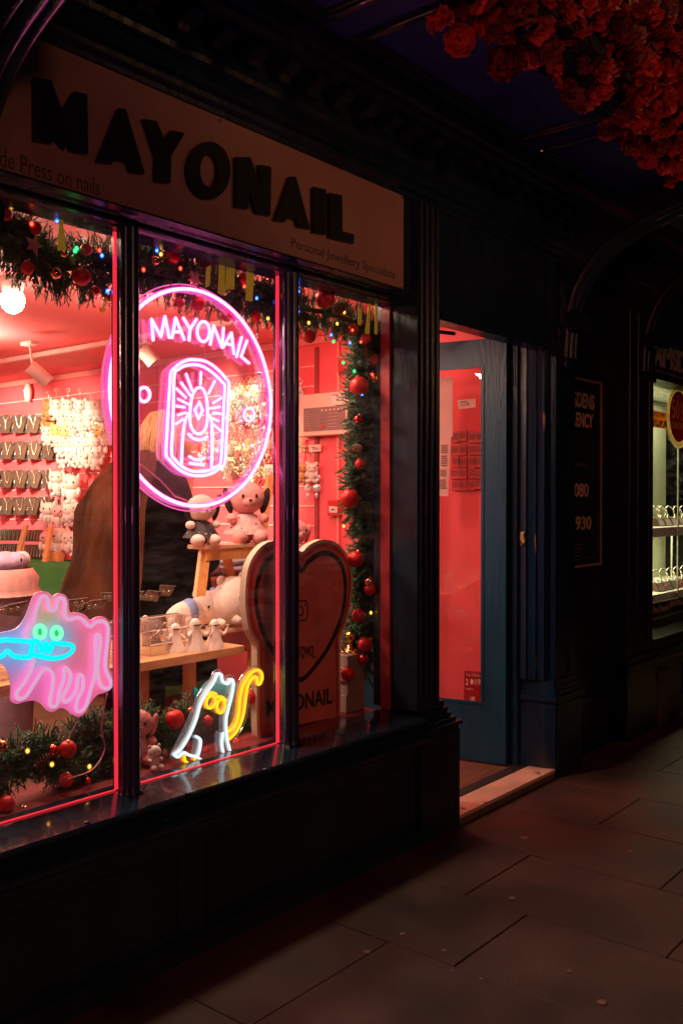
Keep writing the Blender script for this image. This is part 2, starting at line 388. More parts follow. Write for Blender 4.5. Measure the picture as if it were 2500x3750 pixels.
# right jamb: stepped mouldings, blue and lit by the shop
prof=[(4.40,.10),(4.40,.04),(4.425,.036),(4.425,.0),(4.438,-.006),(4.446,-.03),(4.438,-.05),(4.452,-.056),(4.462,-.075),(4.455,-.09),(4.475,-.098),(4.498,-.104),(4.503,-.128),(4.503,.10)]
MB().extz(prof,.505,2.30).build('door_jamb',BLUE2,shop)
MB().extz([(4.505,.10),(4.505,-.13),(4.56,-.13),(4.60,-.118),(4.64,-.118),(4.68,-.13),(4.735,-.13),(4.735,.10)],.505,2.30).build('pilaster',PAINT,shop)
m=MB(); m.extz([(4.482,.10),(4.482,-.157),(4.77,-.157),(4.77,.10)],0,.36)
for k,(e,z0,z1) in enumerate(((.004,.36,.38),(-.004,.38,.40),(.008,.40,.425),(-.004,.425,.45),(-.012,.45,.475),(-.018,.475,.505))):
    m.extz([(4.482-e,.10),(4.482-e,-.157-e),(4.77+e,-.157-e),(4.77+e,.10)],z0,z1)
m.build('pilaster_plinth',PAINT,shop)
m=MB(); m.extz([(4.40,.10),(4.40,.035),(4.43,.03),(4.45,-.10),(4.470,-.150),(4.480,-.150),(4.480,.10)],0,.36)
for k,(e,z0,z1) in enumerate(((.004,.36,.38),(-.004,.38,.40),(.008,.40,.425),(-.004,.425,.45),(-.012,.45,.475),(-.018,.475,.505))):
    m.extz([(4.40,.10),(4.40,.036),(4.43-e,.03),(4.452-e,-.10),(4.470-e,-.150-e),(4.480-e,-.150-e),(4.480-e,.10)],z0,z1)
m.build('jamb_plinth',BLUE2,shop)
m=MB(); m.box(4.50,4.78,-.15,.10,2.30,2.36,b=.008); m.box(4.49,4.80,-.17,.10,2.36,2.39,b=.006); m.box(4.51,4.77,-.16,.1,2.39,2.60,b=.01); m.box(4.40,4.52,-.125,.10,2.302,2.90)
m.build('pilaster_capital',PAINT,shop)
# lock plate remains on the jamb
p=KB(560,1525,X=4.428)
MB().box(4.418,4.4245,-.0,.034,p.z-.04,p.z+.04,b=.003).build('brass_strike_plate',mat('worn_brass',(.55,.33,.12),.45,.8,wear=((.02,.03,.04),30,.5)),shop)
# cornice
corn=[(.06,2.706),(-.125,2.706),(-.128,2.722),(-.150,2.730),(-.155,2.745),(-.150,2.757),(-.165,2.762),(-.172,2.775),(-.168,2.80),(-.195,2.812),(-.20,2.828),(-.20,2.905),(-.31,2.915),(-.33,2.925),(-.335,2.945),(-.35,2.955),(-.37,2.985),(-.375,3.004),(.06,3.004)]
MB().ext(corn,-2,9.5).build('cornice',PAINT,shop)
x=.4
for i in range(60):
    if x>6.3:break
    m=MB(); m.poly([(x,-.198,2.85),(x,-.232,2.852),(x,-.24,2.872),(x,-.272,2.880),(x,-.292,2.896),(x,-.292,2.913),(x,-.198,2.913)],(.055,0,0))
    m.build('modillion',PAINT,shop); x+=.145
# soffit of the jettied upper floor with framed panels
MB().box(-2,9.5,-.98,.3,3.006,3.25).build('soffit',SOFFIT,shop)
m=MB()
for x0,x1 in ((-.1,1.10),(1.25,2.32),(2.46,3.62),(3.76,4.78),(4.95,6.0)):
    for a,b,c,d in ((x0,x1,-.40,-.435),(x0,x1,-.80,-.835),(x0,x0+.035,-.80,-.435),(x1-.035,x1,-.80,-.435)):
        m.box(a,b,c,d,2.985,3.008,b=.008); 
    for a,b,c,d in ((x0+.035,x1-.035,-.435,-.450),(x0+.035,x1-.035,-.785,-.80),(x0+.035,x0+.05,-.785,-.45),(x1-.05,x1-.035,-.785,-.45)):
        m.box(a,b,c,d,2.993,3.008,b=.004)
m.build('soffit_panel_moulding',PAINTS,shop)
m=MB(); m.ext([(-.86,3.006),(-.87,2.96),(-.90,2.945),(-.92,2.90),(-.99,2.895),(-.99,3.25),(-.98,3.25),(-.98,3.006)],-2,9.5)
m.build('soffit_edge_beam',PAINTS,shop)
MB().box(-2,9.5,-.985,-.6,3.25,5.2).build('upper_wall',mat('upper_wall_render',(.10,.09,.09),.8),shop)
# scroll brackets carrying the jetty
def bracket(x,w,mt=PAINT,z0=2.2,side=shop):
    m=MB(); pts=[]; 
    c=[(-.13,z0),(-.135,z0+.12),(-.15,z0+.24),(-.19,z0+.36),(-.26,z0+.47),(-.36,z0+.56),(-.50,z0+.63),(-.66,z0+.68),(-.86,z0+.72)]
    cc=catmull([(0,a,b) for a,b in c],6)
    for k in range(len(cc)-1):
        a,b=cc[k],cc[k+1]
        m.add([(x,a.y,a.z),(x+w,a.y,a.z),(x+w,b.y,b.z),(x,b.y,b.z),(x,a.y,3.0),(x+w,a.y,3.0),(x+w,b.y,3.0),(x,b.y,3.0)],[(0,1,2,3),(0,3,7,4),(1,5,6,2)])
    e=cc[0]; m.box(x,x+w,-.131,0,z0,3.0); m.box(x,x+w,-.872,-.858,z0+.72,3.0)
    m.tube([(x+.022,p.y,p.z+.002) for p in cc],.028,n=12); m.tube([(x+w-.022,p.y,p.z+.002) for p in cc],.028,n=12); m.tube([(x+w/2,p.y,p.z-.006) for p in cc],.030,n=12)
    m.cyl((x-.008,-.20,z0+.20),(x+w+.008,-.20,z0+.20),.055,n=20); m.cyl((x-.012,-.20,z0+.20),(x+w+.012,-.20,z0+.20),.02,n=16)
    m.box(x-.01,x+w+.01,-.16,-.10,z0-.05,z0+.01,b=.006)
    return m.build('scroll_bracket',mt,side)
bracket(4.58,.15); bracket(1.145,.12,PAINTS,z0=1.965)
# threshold
m=MB(); tile=mat('cream_threshold_tile',(.80,.58,.42),.35,var=.2,scale=6,bump=.1,wear=((.22,.13,.08),9,.66))
for a,b in ((3.545,3.725),(3.729,4.03),(4.034,4.335),(4.339,4.47)): m.box(a,b,-.150,-.012,.030,.048,b=.002)
m.build('threshold_tile',tile,shop)
m=MB()
for a,b in ((3.545,3.80),(3.804,4.18),(4.184,4.47)): m.box(a,b,-.146,.02,.0,.027)
m.build('threshold_riser',mat('riser_stone',(.16,.13,.10),.7,bump=.3),shop)
MB().box(3.438,4.43,-.010,.055,.02,.050,b=.004).build('door_bar',mat('dark_rubber',(.02,.02,.02),.6),shop)
# ---------------- door leaf
hinge=Vector((4.395,.085,.0)); ang=R(101.5); dv=Vector((math.cos(ang),math.sin(ang),0)); dn=Vector((-math.sin(ang),math.cos(ang),0)) # dn points to -X: the face we see
def DB(m,u0,u1,z0,z1,n0,n1):
    a=hinge+dv*u0+dn*n0; b=hinge+dv*u1+dn*n0
    return m.hexa((a.x,a.y,z0),(b.x,b.y,z0),(b.x,b.y,z1),(a.x,a.y,z1),dn*(n1-n0))
door=MB(); W=.86; HT=2.318
DB(door,0,.122,.055,HT,0,.045); DB(door,W-.12,W,.055,HT,0,.045); DB(door,.122,W-.12,2.172,HT-.010,0,.045); DB(door,.122,W-.12,.055,.36,0,.045)
dr=door.build('door',BLUE,shop,label='blue glazed door standing open inwards')
m=MB()
for u0,u1,z0,z1 in ((.122,.137,.36,2.172),(W-.135,W-.12,.36,2.172),(.137,W-.135,.36,.375),(.137,W-.135,2.157,2.172)): DB(m,u0,u1,z0,z1,.036,.050)
m.build('glazing_bead',BLUE,dr)
m=MB(); DB(m,.137,W-.135,.375,2.157,.018,.024); m.build('pane',clear('door_glass',gloss=.1,tint=(.98,.93,.92)),dr)
m=MB(); DB(m,.32,W-.20,.13,.27,.045,.051); m.build('kick_plate',mat('copper_kick_plate',(.40,.13,.07),.35,.6),dr)
for z in (.25,1.2,2.05): MB().cyl((4.405,.055,z),(4.405,.055,z+.1),.009,n=10).build('hinge',PAINT,dr)
# door closer arm
cl=thing('door_closer','dark jointed closer arm above the open blue door','door closer',(4.0,.3,2.38))
m=MB(); m.tube([(3.75,.16,2.40),(4.02,.22,2.385),(4.22,.60,2.37)],.011); m.cyl((4.02,.22,2.37),(4.02,.22,2.40),.018); m.build('arm',mat('dark_bronze',(.06,.035,.03),.35,.5),cl)
m=MB(); m.tube([(3.75,.45,2.33),(4.2,.30,2.33)],.010); m.build('rod',mat('dark_bronze'),cl)
MB().box(4.10,4.3,.55,.60,2.32,2.40,b=.006).build('body',mat('dark_bronze'),cl)
# packets built on the side wall for reflections in the door glass
pk=0
for yy in (905,985,1060,1130,1195):
    for xx in (192,240,290,335):
        p=KB(xx+random.uniform(-4,4),yy+random.uniform(-5,5),X=4.585); t=thing('reflected_packet','%s small packet in the %s row standing for reflections in the door glass'%(ORD[(192,240,290,335).index(xx)],('top','second','third','fourth','lowest')[(905,985,1060,1130,1195).index(yy)]),'packet',p,'small packets built behind the door as reflections')
        w_=.024+random.random()*.006; MB().box(4.583,4.590,p.y-w_,p.y+w_,p.z-.032,p.z+.030,b=.002).build('sleeve',mat('reflected_packet_pink',(.55,.08,.08),.3),t); MB().box(4.5815,4.5835,p.y-w_*.7,p.y+w_*.7,p.z-.015,p.z+.018).build('label',mat('reflected_packet_label',(.30,.04,.04),.5),t)
# door stickers
def onDoor(px,py,n=.027,kk=KB):
    # meet the door plane
    d=kk(px,py,Y=1.0)-CAM; p0=hinge+dn*n; t=(p0-CAM).dot(dn)/d.dot(dn); return CAM+d*t
st=thing('window_sticker','dark red Top Choice 2019 sticker low on the door glass','sticker',onDoor(300,1150,kk=KC))
q=[onDoor(x,y,.0255,KC) for x,y in ((247,918),(352,925),(352,1140),(330,1158),(290,1150),(260,1130),(244,1100))]
MB().poly(q,dn*.001).build('backing',mat('sticker_dark_red',(.36,.012,.015),.4),st)
STW=mat('sticker_print',(.85,.45,.38),.5)
def dtext(mb,s,x0,y0,x1,y1,h,n=.0275,kk=KC,**k):
    a=onDoor(x0,y0,n,kk); b=onDoor(x1,y1,n,kk); c=onDoor(x0,y0-h,n,kk); text(mb,s,a,b-a,c-a,.0006,**k)
m=MB(); dtext(m,'Top Choice',254,955,346,960,22); dtext(m,'2',254,1004,270,1004,38,bold=.03); dtext(m,'19',310,1005,344,1007,38,bold=.03)
c0=onDoor(292,986,.0275,KC); m.ball(c0,(.002,.012,.016),10,6); dtext(m,'連',277,1115,314,1118,44,bold=.01)
[m.poly([onDoor(x,y,.0275,KC) for x,y in ((257,y0),(x1,y0+1),(x1,y0+3),(257,y0+2))],dn*.0004) for y0,x1 in ((1024,294),(1031,304))]
m.build('lettering',STW,st)
nt_=thing('paper_notice','long torn newspaper poster taped inside the door glass','poster',onDoor(120,900))
q=[onDoor(x,y,.014) for x,y in ((40,546),(175,545),(176,905),(166,910),(148,1266),(40,1262))]
MB().poly(q,dn*.001).build('sheet',mat('newsprint',(.80,.62,.56),.8,var=.08),nt_)
m=MB()
for k,(x0,x1,y0,y1) in enumerate(((72,95,940,1200),)): 
    pass
random.seed(3)
for (x0,x1,y0,y1) in ((105,148,955,1010),(105,148,1020,1090),(100,142,1105,1150),(97,140,1165,1225),(60,95,940,1225)):
    for k in range(5):
        ya=y0+(y1-y0)*k/5; q=[onDoor(x0,ya,.0165),onDoor(x1-random.random()*8,ya,.0165),onDoor(x1-random.random()*8,ya+(y1-y0)/8,.0165),onDoor(x0,ya+(y1-y0)/8,.0165)]
        m.poly(q,dn*.0004)
m.build('newsprint_columns',mat('newsprint_ink',(.30,.16,.14),.7),nt_)
m=MB(); m.poly([onDoor(x,y,.0165) for x,y in ((74,650),(94,650),(93,775),(74,775))],dn*.0004); m.build('red_print_block',mat('red_print',(.75,.15,.14),.7),nt_)
bs=thing('note_card','small white handwritten Be Back Soon card on the door glass','sign',onDoor(260,705))
MB().poly([onDoor(x,y,.014) for x,y in ((206,687),(312,676),(315,728),(212,740))],dn*.001).build('card',mat('note_paper',(.85,.62,.56),.8,var=.04),bs)
m=MB(); dtext(m,'Be Back',222,704,268,698,11,.0158,KB); dtext(m,'Soon! ♥',224,722,276,715,11,.0158,KB); m.build('handwriting',INK,bs)
# ================================================================ FASCIA SIGN
sg=thing('fascia_sign','long cream fascia board with raised black MAYONAIL letters above the windows','shop sign',(2.0,-.12,2.31))
MB().box(.5,3.152,-.122,-.098,2.3195,2.704,b=.002).build('sign_board',CREAMS,sg)
L0=lambda pts,kk=K0:[kk(x,y,Y=-.141) for x,y in pts]
dpt=(0,.018,0)
def ring(c,rx,ry,kk,Y,n=28):
    return [kk(c[0]+rx*math.cos(2*math.pi*i/n),c[1]+ry*math.sin(2*math.pi*i/n),Y=Y) for i in range(n)]
letters={'M':[(162,355),(236,367),(288,507),(343,420),(403,433),(406,705),(326,688),(325,640),(300,683),(248,625),(245,655),(164,640)],
'A':[(548,497),(580,500),(667,797),(600,784),(588,742),(527,728),(520,748),(450,738)],
'Y':[(663,545),(722,557),(760,645),(790,598),(850,611),(788,716),(785,838),(718,830),(720,718)],
'N':[(1088,720),(1150,722),(1196,850),(1196,756),(1246,766),(1243,990),(1182,980),(1145,876),(1143,958),(1087,950)],
'B':[(1335,811),(1360,811),(1425,1052),(1373,1042),(1362,1006),(1316,1000),(1310,1018),(1266,1012)],
'I':[(1443,858),(1498,870),(1497,1078),(1443,1068)],
'L':[(1517,885),(1572,897),(1573,1062),(1626,1076),(1625,1118),(1517,1092)]}
for k,v in letters.items(): MB().poly(L0(v),dpt).build('raised_letter',BLACK,sg)
o1=ring((962,782),98,132,K0,-.141); o2=ring((962,782),42,76,K0,-.141); n=len(o1); m=MB()
vs=o1+o2+[p+Vector(dpt) for p in o1+o2]
m.add(vs,[(i,(i+1)%n,(i+1)%n+n,i+n) for i in range(n)]+[(i,i+2*n,(i+1)%n+2*n,(i+1)%n) for i in range(n)]+[(i+n,(i+1)%n+n,(i+1)%n+3*n,i+3*n) for i in range(n)]); m.build('raised_letter',BLACK,sg)
m=MB(); a=K0(0,752,Y=-.1225); b=K0(460,883,Y=-.1225)
text(m,'de Press on nails',(a.x,-.1225,a.z-.006),(b.x-a.x,0,0),(0,0,.047),.0006); m.build('small_lettering',mat('faded_ink',(.10,.06,.05),.6),sg); m=MB()
a=K0(1338,1150,Y=-.1225); b=K0r(245,1290,Y=-.1225); text(m,'Personal Jewellery Specialists',(a.x,-.1225,b.z-.004),(b.x-a.x,0,0),(0,0,.046),.0006)
m.build('small_lettering',mat('faded_ink',(.10,.06,.05),.6),sg)
for p in (K0(1010,555,Y=-.1225),K0(1012,1078,Y=-.1225),K0r(275,1325,Y=-.1225),K0r(278,905,Y=-.1225)): MB().ball(p,(.008,.004,.008),8,5).build('board_screw',mat('screw_cap',(.2,.12,.09),.4),sg)
# ================================================================ SHOP INTERIOR (setting)
FLZ=.045; WX=4.60; CZ=2.512
MB().box(-1.5,WX,.06,7.2,.0,FLZ).build('shop_floor',WOODF,kind='structure')
MB().box(-1.5,4.40,-.018,7.2,CZ,CZ+.05).build('shop_ceiling',PINKC,kind='structure')
MB().box(4.402,WX,.10,7.2,CZ-.002,CZ+.05).build('shop_ceiling_edge',PINKC,kind='structure')
MB().box(WX,WX+.1,.10,7.2,0,CZ+.05).build('side_wall',PINKW,kind='structure')
MB().box(-1.5,WX,7.2,7.3,0,CZ+.05).build('back_wall',PINKW,kind='structure')
MB().box(-1.6,-1.5,.0,7.3,0,CZ+.05).build('left_wall',PINKW,kind='structure')
MB().box(-2,.5,FY,.1,0,2.90).build('front_wall',PAINT,kind='structure')
MB().box(-1.4,3.240,.06,.10,2.30,CZ+.1).build('inner_lintel',PINKC,kind='structure')
MB().box(.5,3.232,.05,.27,.02,.544).build('window_ledge',mat('ledge_wine',(.22,.03,.03),.4,var=.3),kind='structure')
# white slat rails and grooves on the side wall
m=MB(); g=MB()
for z in (2.32,2.19,2.06,1.93,1.80,1.67,1.54,1.41,1.28,1.15):
    m.box(WX-.010,WX+.001,1.62,7.0,z,z+.008); 
m.build('slat_rail',mat('slat_rail_aluminium',(.95,.55,.48),.4),kind='structure')
MB().box(WX-.016,WX+.001,1.585,1.612,.4,2.44).build('slatwall_edge',SLOT,kind='structure')
MB().box(WX-.03,WX+.002,.2,7.1,CZ-.05,CZ-.004,b=.004).build('picture_rail',PINKT,kind='structure')
m=MB()
for y in (2.1,3.2,4.4,5.6): m.box(WX-.002,WX+.001,y,y+.004,.2,2.46)
m.build('panel_seam',SLOT,kind='structure')
# ceiling rail + spots
rail=thing('track_rail','pale square lighting rail running back along the pink ceiling','lighting track',(3.3,3.2,2.46))
a=dd(0,842,Z=2.46); b=dd(262,772,Z=2.46); dirr=(b-a)
rx=(a.x+b.x)/2
MB().box(rx-.02,rx+.02,1.0,6.6,2.445,2.475,b=.003).build('rail',mat('rail_cream',(.85,.45,.38),.5),rail)
def spot(name,px,py,tipx,tipy,Y,label,r=.045):
    a=at(px,py,Y=Y); b=at(tipx,tipy,Y=Y-.05); t=thing('track_spotlight',label,'spotlight',(a.x,a.y,a.z),'spotlights on the ceiling rail')
    m=MB(); m.cyl(a,b,r,n=20); m.build('housing',mat('spot_housing_cream',(.80,.55,.45),.4),t)
    m=MB(); m.cyl(a+(a-b).normalized()*-.02+Vector((0,0,.03)),(a.x,a.y,2.45),.008); m.box(a.x-.03,a.x+.03,a.y-.06,a.y+.06,2.43,2.455,b=.004); m.build('stem',mat('spot_housing_cream'),t)
    m=MB(); d=(b-a).normalized(); m.cyl(b-d*.004,b+d*.001,r*.8,n=16); m.build('lens',mat('spot_lens',(.3,.25,.2),.1),t)
spot('a',110,1340,180,1400,2.9,'cream cylinder spotlight left of the first mullion')
spot('b',520,1278,565,1330,2.35,'cream cylinder spotlight beside the neon oval, right of the mullion')
spot('c',128,1290,150,1330,5.2,'smaller far spotlight deeper along the rail')
# ceiling bulb
bp=dd(30,690,Z=2.40)
bl=thing('ceiling_bulb','bare bright white bulb under the ceiling behind the left window','lamp',bp)
MB().ball(bp,(.055,.055,.062),18,12).build('bulb',glow('bulb_glow',(1,.82,.64),110),bl)
MB().cyl(bp+Vector((0,0,.03)),bp+Vector((0,0,.112)),.045,.06,n=20).build('holder',WHITE,bl)
p=dd(65,902,X=WX-.04)
pr=thing('motion_sensor','small white rounded sensor with a blue light on the pink wall','sensor',p)
MB().ball(p,(.03,.045,.085),14,10).build('casing',WHITE,pr)
MB().box(p.x-.033,p.x-.03,p.y-.02,p.y+.018,p.z+.012,p.z+.022).build('indicator',glow('blue_led',(.1,.5,1),4),pr)
# ================================================================ NEON SIGNS
NW=glow('neon_white_core',(1,.165,.50),6.2)
NJ=glow('neon_magenta_bloom',(1,.05,.42),2.8,lit_shell=.36)  # glowing see-through shell that imitates bloom round the tubes
def neon(parent,name,strokes,kk,Y,r,core,bloom=None,jr=2.0,closed=False,sm=True,k=5,back=None,bd=.012):
    m=MB(); j=MB(); bk=MB()
    if core is NW: r*=.94; jr*=.90
    for s in strokes:
        pts=[kk(x,y,Y=Y) for x,y in s]
        if sm and len(pts)>2: pts=catmull(pts,k,closed)
        m.tube(pts,r,n=8,closed=closed)
        if not closed:
            for e in (pts[0],pts[-1]): m.ball(e,r*1.0,8,6)
        if bloom: j.tube([p+Vector((0,r*1.5,0)) for p in pts],r*jr*.85,n=10,closed=closed)
        if back: bk.strip([p+Vector((0,bd*.5,0)) for p in pts],r*1.7,(0,1,0),th=bd,closed=closed)
    o=m.build(name,core,parent)
    if bloom: j.build('bloom_shell',bloom,o)
    if back: bk.build('flex_base',back,o)
    return o
YN=.06
ns=thing('neon_sign','round white and pink MAYONAIL neon sign hanging behind the middle window','neon sign',(2.19,YN,1.43))
C=Vector((2.187,YN,1.803)); RX=.366; RZ=.372
circ=[C+Vector((RX*math.cos(2*math.pi*i/72),0,RZ*math.sin(2*math.pi*i/72))) for i in range(72)]
r0=.0060
m=MB(); m.tube(circ,r0,n=8,closed=True); o=m.build('outer_ring',NW,ns)
m=MB(); m.tube([p+Vector((0,.010,0)) for p in circ],r0*1.75,n=12,closed=True); m.build('bloom_shell',NJ,o)
m=MB(); m.poly([C+Vector(((RX+.016)*math.cos(2*math.pi*i/72),.020,(RZ+.016)*math.sin(2*math.pi*i/72))) for i in range(72)],(0,.004,0)); m.build('acrylic_plate',PLATE,ns)
m=MB(); m.tube([C+Vector(((RX+.018)*math.cos(2*math.pi*i/72),.020,(RZ+.018)*math.sin(2*math.pi*i/72))) for i in range(72)],.0026,n=6,closed=True)
m.build('plate_edge',glow('pink_edge_glow',(1,.12,.42),1.1),ns)
def ell(cx,cy,rx,ry,n=20,t=0): return [(cx+rx*math.cos(2*math.pi*i/n)*math.cos(t)-ry*math.sin(2*math.pi*i/n)*math.sin(t),cy+rx*math.cos(2*math.pi*i/n)*math.sin(t)+ry*math.sin(2*math.pi*i/n)*math.cos(t)) for i in range(n)]
S=[[(362,884),(349,716)],[(352,722),(425,856)],[(425,856),(458,694)],[(458,694),(493,864)],
[(516,866),(546,705)],[(546,705),(616,880)],[(540,818),(590,818)],
[(610,705),(664,795)],[(716,716),(664,795)],[(664,795),(656,886)],
[(830,920),(857,768)],[(857,768),(926,946)],[(926,946),(938,786)],
[(934,946),(1003,826)],[(1003,826),(1022,996)],[(972,918),(1012,926)],[(1045,1022),(1086,864)],[(1130,892),(1082,1020)],[(1082,1020),(1146,1074)]]
for a_,b_ in ((0,4),(4,7),(7,10),(10,13),(13,16),(16,17),(17,19)): neon(ns,'neon_letter',S[a_:b_],K5,YN,.0058,NW,NJ,1.9,sm=False)
neon(ns,'neon_letter',[ell(773,816,50,82)],K5,YN,.0058,NW,NJ,1.9,closed=True,k=2)
neon(ns,'neon_dot_ring',[ell(288,1332,46,58)],K5,YN,.0058,NW,NJ,1.7,closed=True,k=2)
neon(ns,'neon_dot_ring',[ell(1148,1497,42,54)],K5,YN,.0050,NW,NJ,1.7,closed=True,k=2)
outer=[(495,452),(560,372),(650,305),(750,266),(860,264),(980,284),(1090,342),(1200,436),(1280,530),(1325,600),(1318,800),(1305,1100),(1290,1400),(1268,1735),(1200,1815),(1110,1880),(1000,1920),(880,1930),(760,1912),(650,1865),(560,1796),(480,1706),(425,1620),(440,1300),(458,950),(480,650)]
inner=[(545,480),(610,400),(700,350),(820,334),(940,356),(1060,424),(1160,510),(1235,590),(1268,640),(1255,900),(1240,1200),(1212,1720),(1140,1800),(1050,1848),(930,1870),(800,1862),(700,1825),(620,1768),(560,1702),(505,1610),(520,1250),(532,900)]
for q_ in (outer,inner): neon(ns,'neon_arch',[q_],K1,YN,.0058,NW,NJ,2.1,closed=True,k=4)
neon(ns,'neon_fingernail',[[(915,662),(965,700),(1002,800),(1018,950),(1020,1100),(998,1230),(950,1305),(880,1328),(818,1285),(775,1190),(768,1050),(780,900),(805,780),(855,688)]],K1,YN,.0058,NW,NJ,1.8,closed=True,k=4)
neon(ns,'neon_diamond',[[(903,872),(950,992),(890,1115),(840,985)]],K1,YN,.0062,NW,NJ,1.5,closed=True,sm=False)
neon(ns,'neon_finger_line',[[(745,1040),(705,1130),(678,1260),(660,1450),(645,1775)],[(1045,1065),(1078,1150),(1085,1300),(1085,1550),(1078,1800)],[(750,1335),(800,1383),(870,1410),(940,1408),(1015,1370)],[(765,1655),(830,1693),(900,1703),(970,1678)],[(772,1750),(960,1776)]],K1,YN,.0058,NW,NJ,1.8)
rays=[[(925,445),(920,615)],[(716,472),(800,708)],[(646,597),(775,778)],[(580,682),(708,803)],[(602,830),(745,903)],[(578,930),(690,946)],[(600,1057),(700,1026)],[(568,1185),(662,1122)],[(1124,568),(1036,748)],[(1102,884),(1215,812)],[(1058,962),(1196,941)],[(1106,1027),(1210,1042)],[(1082,1102),(1172,1142)],[(1112,1202),(1212,1285)]]
for s in rays: neon(ns,'neon_ray',[s],K1,YN,.0052,NW,NJ,1.7,sm=False)
m=MB(); m.tube([K5(784,905,Y=.07),K5(784,1040,Y=.07)],.0009,n=5); m.tube([K6(245,330,Y=.085),K6(420,470,Y=.085),(K6(540,600,Y=.085)),K6(640,636,Y=.085)],.003,n=6); m.build('power_lead',mat('pink_cable',(.8,.3,.35),.4),ns)
for a_ in (20,110,200,290):
    p=C+Vector((.352*math.cos(R(a_)),0,.357*math.sin(R(a_)))); MB().cyl(p+Vector((0,.012,0)),p+Vector((0,.03,0)),.006,n=10).build('standoff',mat('steel_standoff',(.6,.5,.55),.2,.9),ns)
# ---- beast with knife
nb=thing('neon_sign','pink neon beast sign with green eyes and a cyan knife in its mouth','neon sign',K7(500,1000,Y=.07))
plate=[(330,262),(400,265),(435,297),(480,275),(530,285),(562,330),(575,428),(640,430),(700,452),(745,495),(800,468),(860,470),(900,520),(915,600),(906,750),(900,890),(938,960),(930,1035),(880,1085),(800,1110),(740,1180),(700,1255),(650,1288),(600,1270),(560,1238),(500,1215),(440,1247),(390,1235),(340,1180),(280,1155),(200,1165),(140,1182),(92,1150),(95,1050),(80,940),(40,870),(-40,830),(-120,800),(-160,720),(-130,640),(-60,608),(40,592),(140,562),(200,490),(240,400),(280,292)]
pm=bpy.data.materials.new('painted_glow_acrylic'); pm.use_nodes=True; nt=pm.node_tree; N=nt.nodes; L=nt.links
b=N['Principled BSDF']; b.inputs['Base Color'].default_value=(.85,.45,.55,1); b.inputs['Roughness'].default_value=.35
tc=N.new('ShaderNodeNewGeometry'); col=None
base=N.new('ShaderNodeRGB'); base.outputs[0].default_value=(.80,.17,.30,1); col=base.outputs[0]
def tube_glow(px,py,rad,c):
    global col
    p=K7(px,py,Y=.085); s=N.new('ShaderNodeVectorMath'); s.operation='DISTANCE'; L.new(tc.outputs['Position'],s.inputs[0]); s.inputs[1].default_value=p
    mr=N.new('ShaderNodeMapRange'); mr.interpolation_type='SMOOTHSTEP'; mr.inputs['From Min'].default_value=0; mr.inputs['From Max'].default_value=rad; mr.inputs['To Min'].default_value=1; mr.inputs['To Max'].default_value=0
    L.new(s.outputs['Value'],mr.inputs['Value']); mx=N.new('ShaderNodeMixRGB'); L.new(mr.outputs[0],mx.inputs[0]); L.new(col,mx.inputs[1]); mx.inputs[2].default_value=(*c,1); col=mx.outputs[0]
tube_glow(300,1000,.14,(.85,.14,.52)); tube_glow(620,1120,.13,(.90,.14,.48)); tube_glow(160,650,.15,(.35,.28,.80)); tube_glow(-40,730,.18,(.22,.34,.85)); tube_glow(400,500,.105,(.42,.50,.12)); tube_glow(480,640,.10,(.10,.42,.75)); tube_glow(300,720,.10,(.06,.45,.90)); tube_glow(150,720,.08,(.15,.35,.85))  # glow of the nearby tubes painted into the plate's own emission
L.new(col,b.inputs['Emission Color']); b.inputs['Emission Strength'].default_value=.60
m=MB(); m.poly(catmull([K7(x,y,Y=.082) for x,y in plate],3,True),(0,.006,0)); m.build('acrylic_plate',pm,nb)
pinkp=[(234,652),(228,600),(260,550),(285,480),(302,400),(340,312),(380,302),(400,350),(405,395),(438,418),(462,390),(475,332),(510,312),(533,345),(535,440),(562,490),(610,482),(655,476),(700,510),(745,550),(790,512),(850,506),(885,545),(885,650),(866,850),(880,930),(913,1000),(900,1048),(860,1055),(820,1010),(802,900),(812,780),(826,690),(822,632),(802,612),(785,650),(788,800),(784,930),(750,1050),(710,1190),(660,1246),(627,1222),(640,1140),(680,1060),(682,965),(660,944),(640,970),(630,1060),(590,1130),(542,1168),(517,1130),(560,1040),(583,955),(560,900),(530,890),(525,980),(490,1080),(475,1180),(440,1206),(412,1170),(433,1040),(438,950),(400,898),(352,912),(280,1020),(210,1125),(150,1138),(142,1085),(200,1010),(250,920),(280,825)]
NPK=glow('neon_pink_core',(.80,.44,.66),.95); JPK=glow('neon_pink_bloom',(1,.12,.55),1.6,lit_shell=.3)
neon(nb,'neon_outline',[pinkp],K7,YN,.0056,NPK,JPK,1.6,k=4)
NCY=glow('neon_cyan_core',(.0,.88,1.0),1.3); JCY=glow('neon_cyan_bloom',(0,.55,1),2.0,lit_shell=.3)
neon(nb,'neon_knife',[[(262,668),(300,664),(328,690),(350,748),(366,735),(380,680),(390,735),(402,758),(420,730),(436,682),(520,690),(588,700),(602,730),(560,780),(460,808),(370,800),(270,775),(240,800),(120,790),(62,748),(20,790),(-60,800),(-130,760),(-120,690),(-60,650),(10,665),(35,655),(100,660),(258,668)],[(262,670),(268,700),(258,755),(240,795)]],K7,YN-.004,.0068,NCY,None,1.6,k=4)
NGR=glow('neon_green_core',(.12,.92,.42),.85); 
for cx,cy,a,b_ in ((330,592,40,50),(467,602,38,48)):
    neon(nb,'neon_eye',[ell(cx,cy,a,b_)],K7,YN-.004,.0075,glow('neon_green_ring',(.22,.95,.55),1.3),None,1.5,closed=True,k=2)
    m=MB(); m.poly([K7(x,y,Y=.070) for x,y in ell(cx,cy,30,38)],(0,.004,0)); m.build('green_pupil',glow('neon_green_fill',(.02,.80,.18),.9),nb)
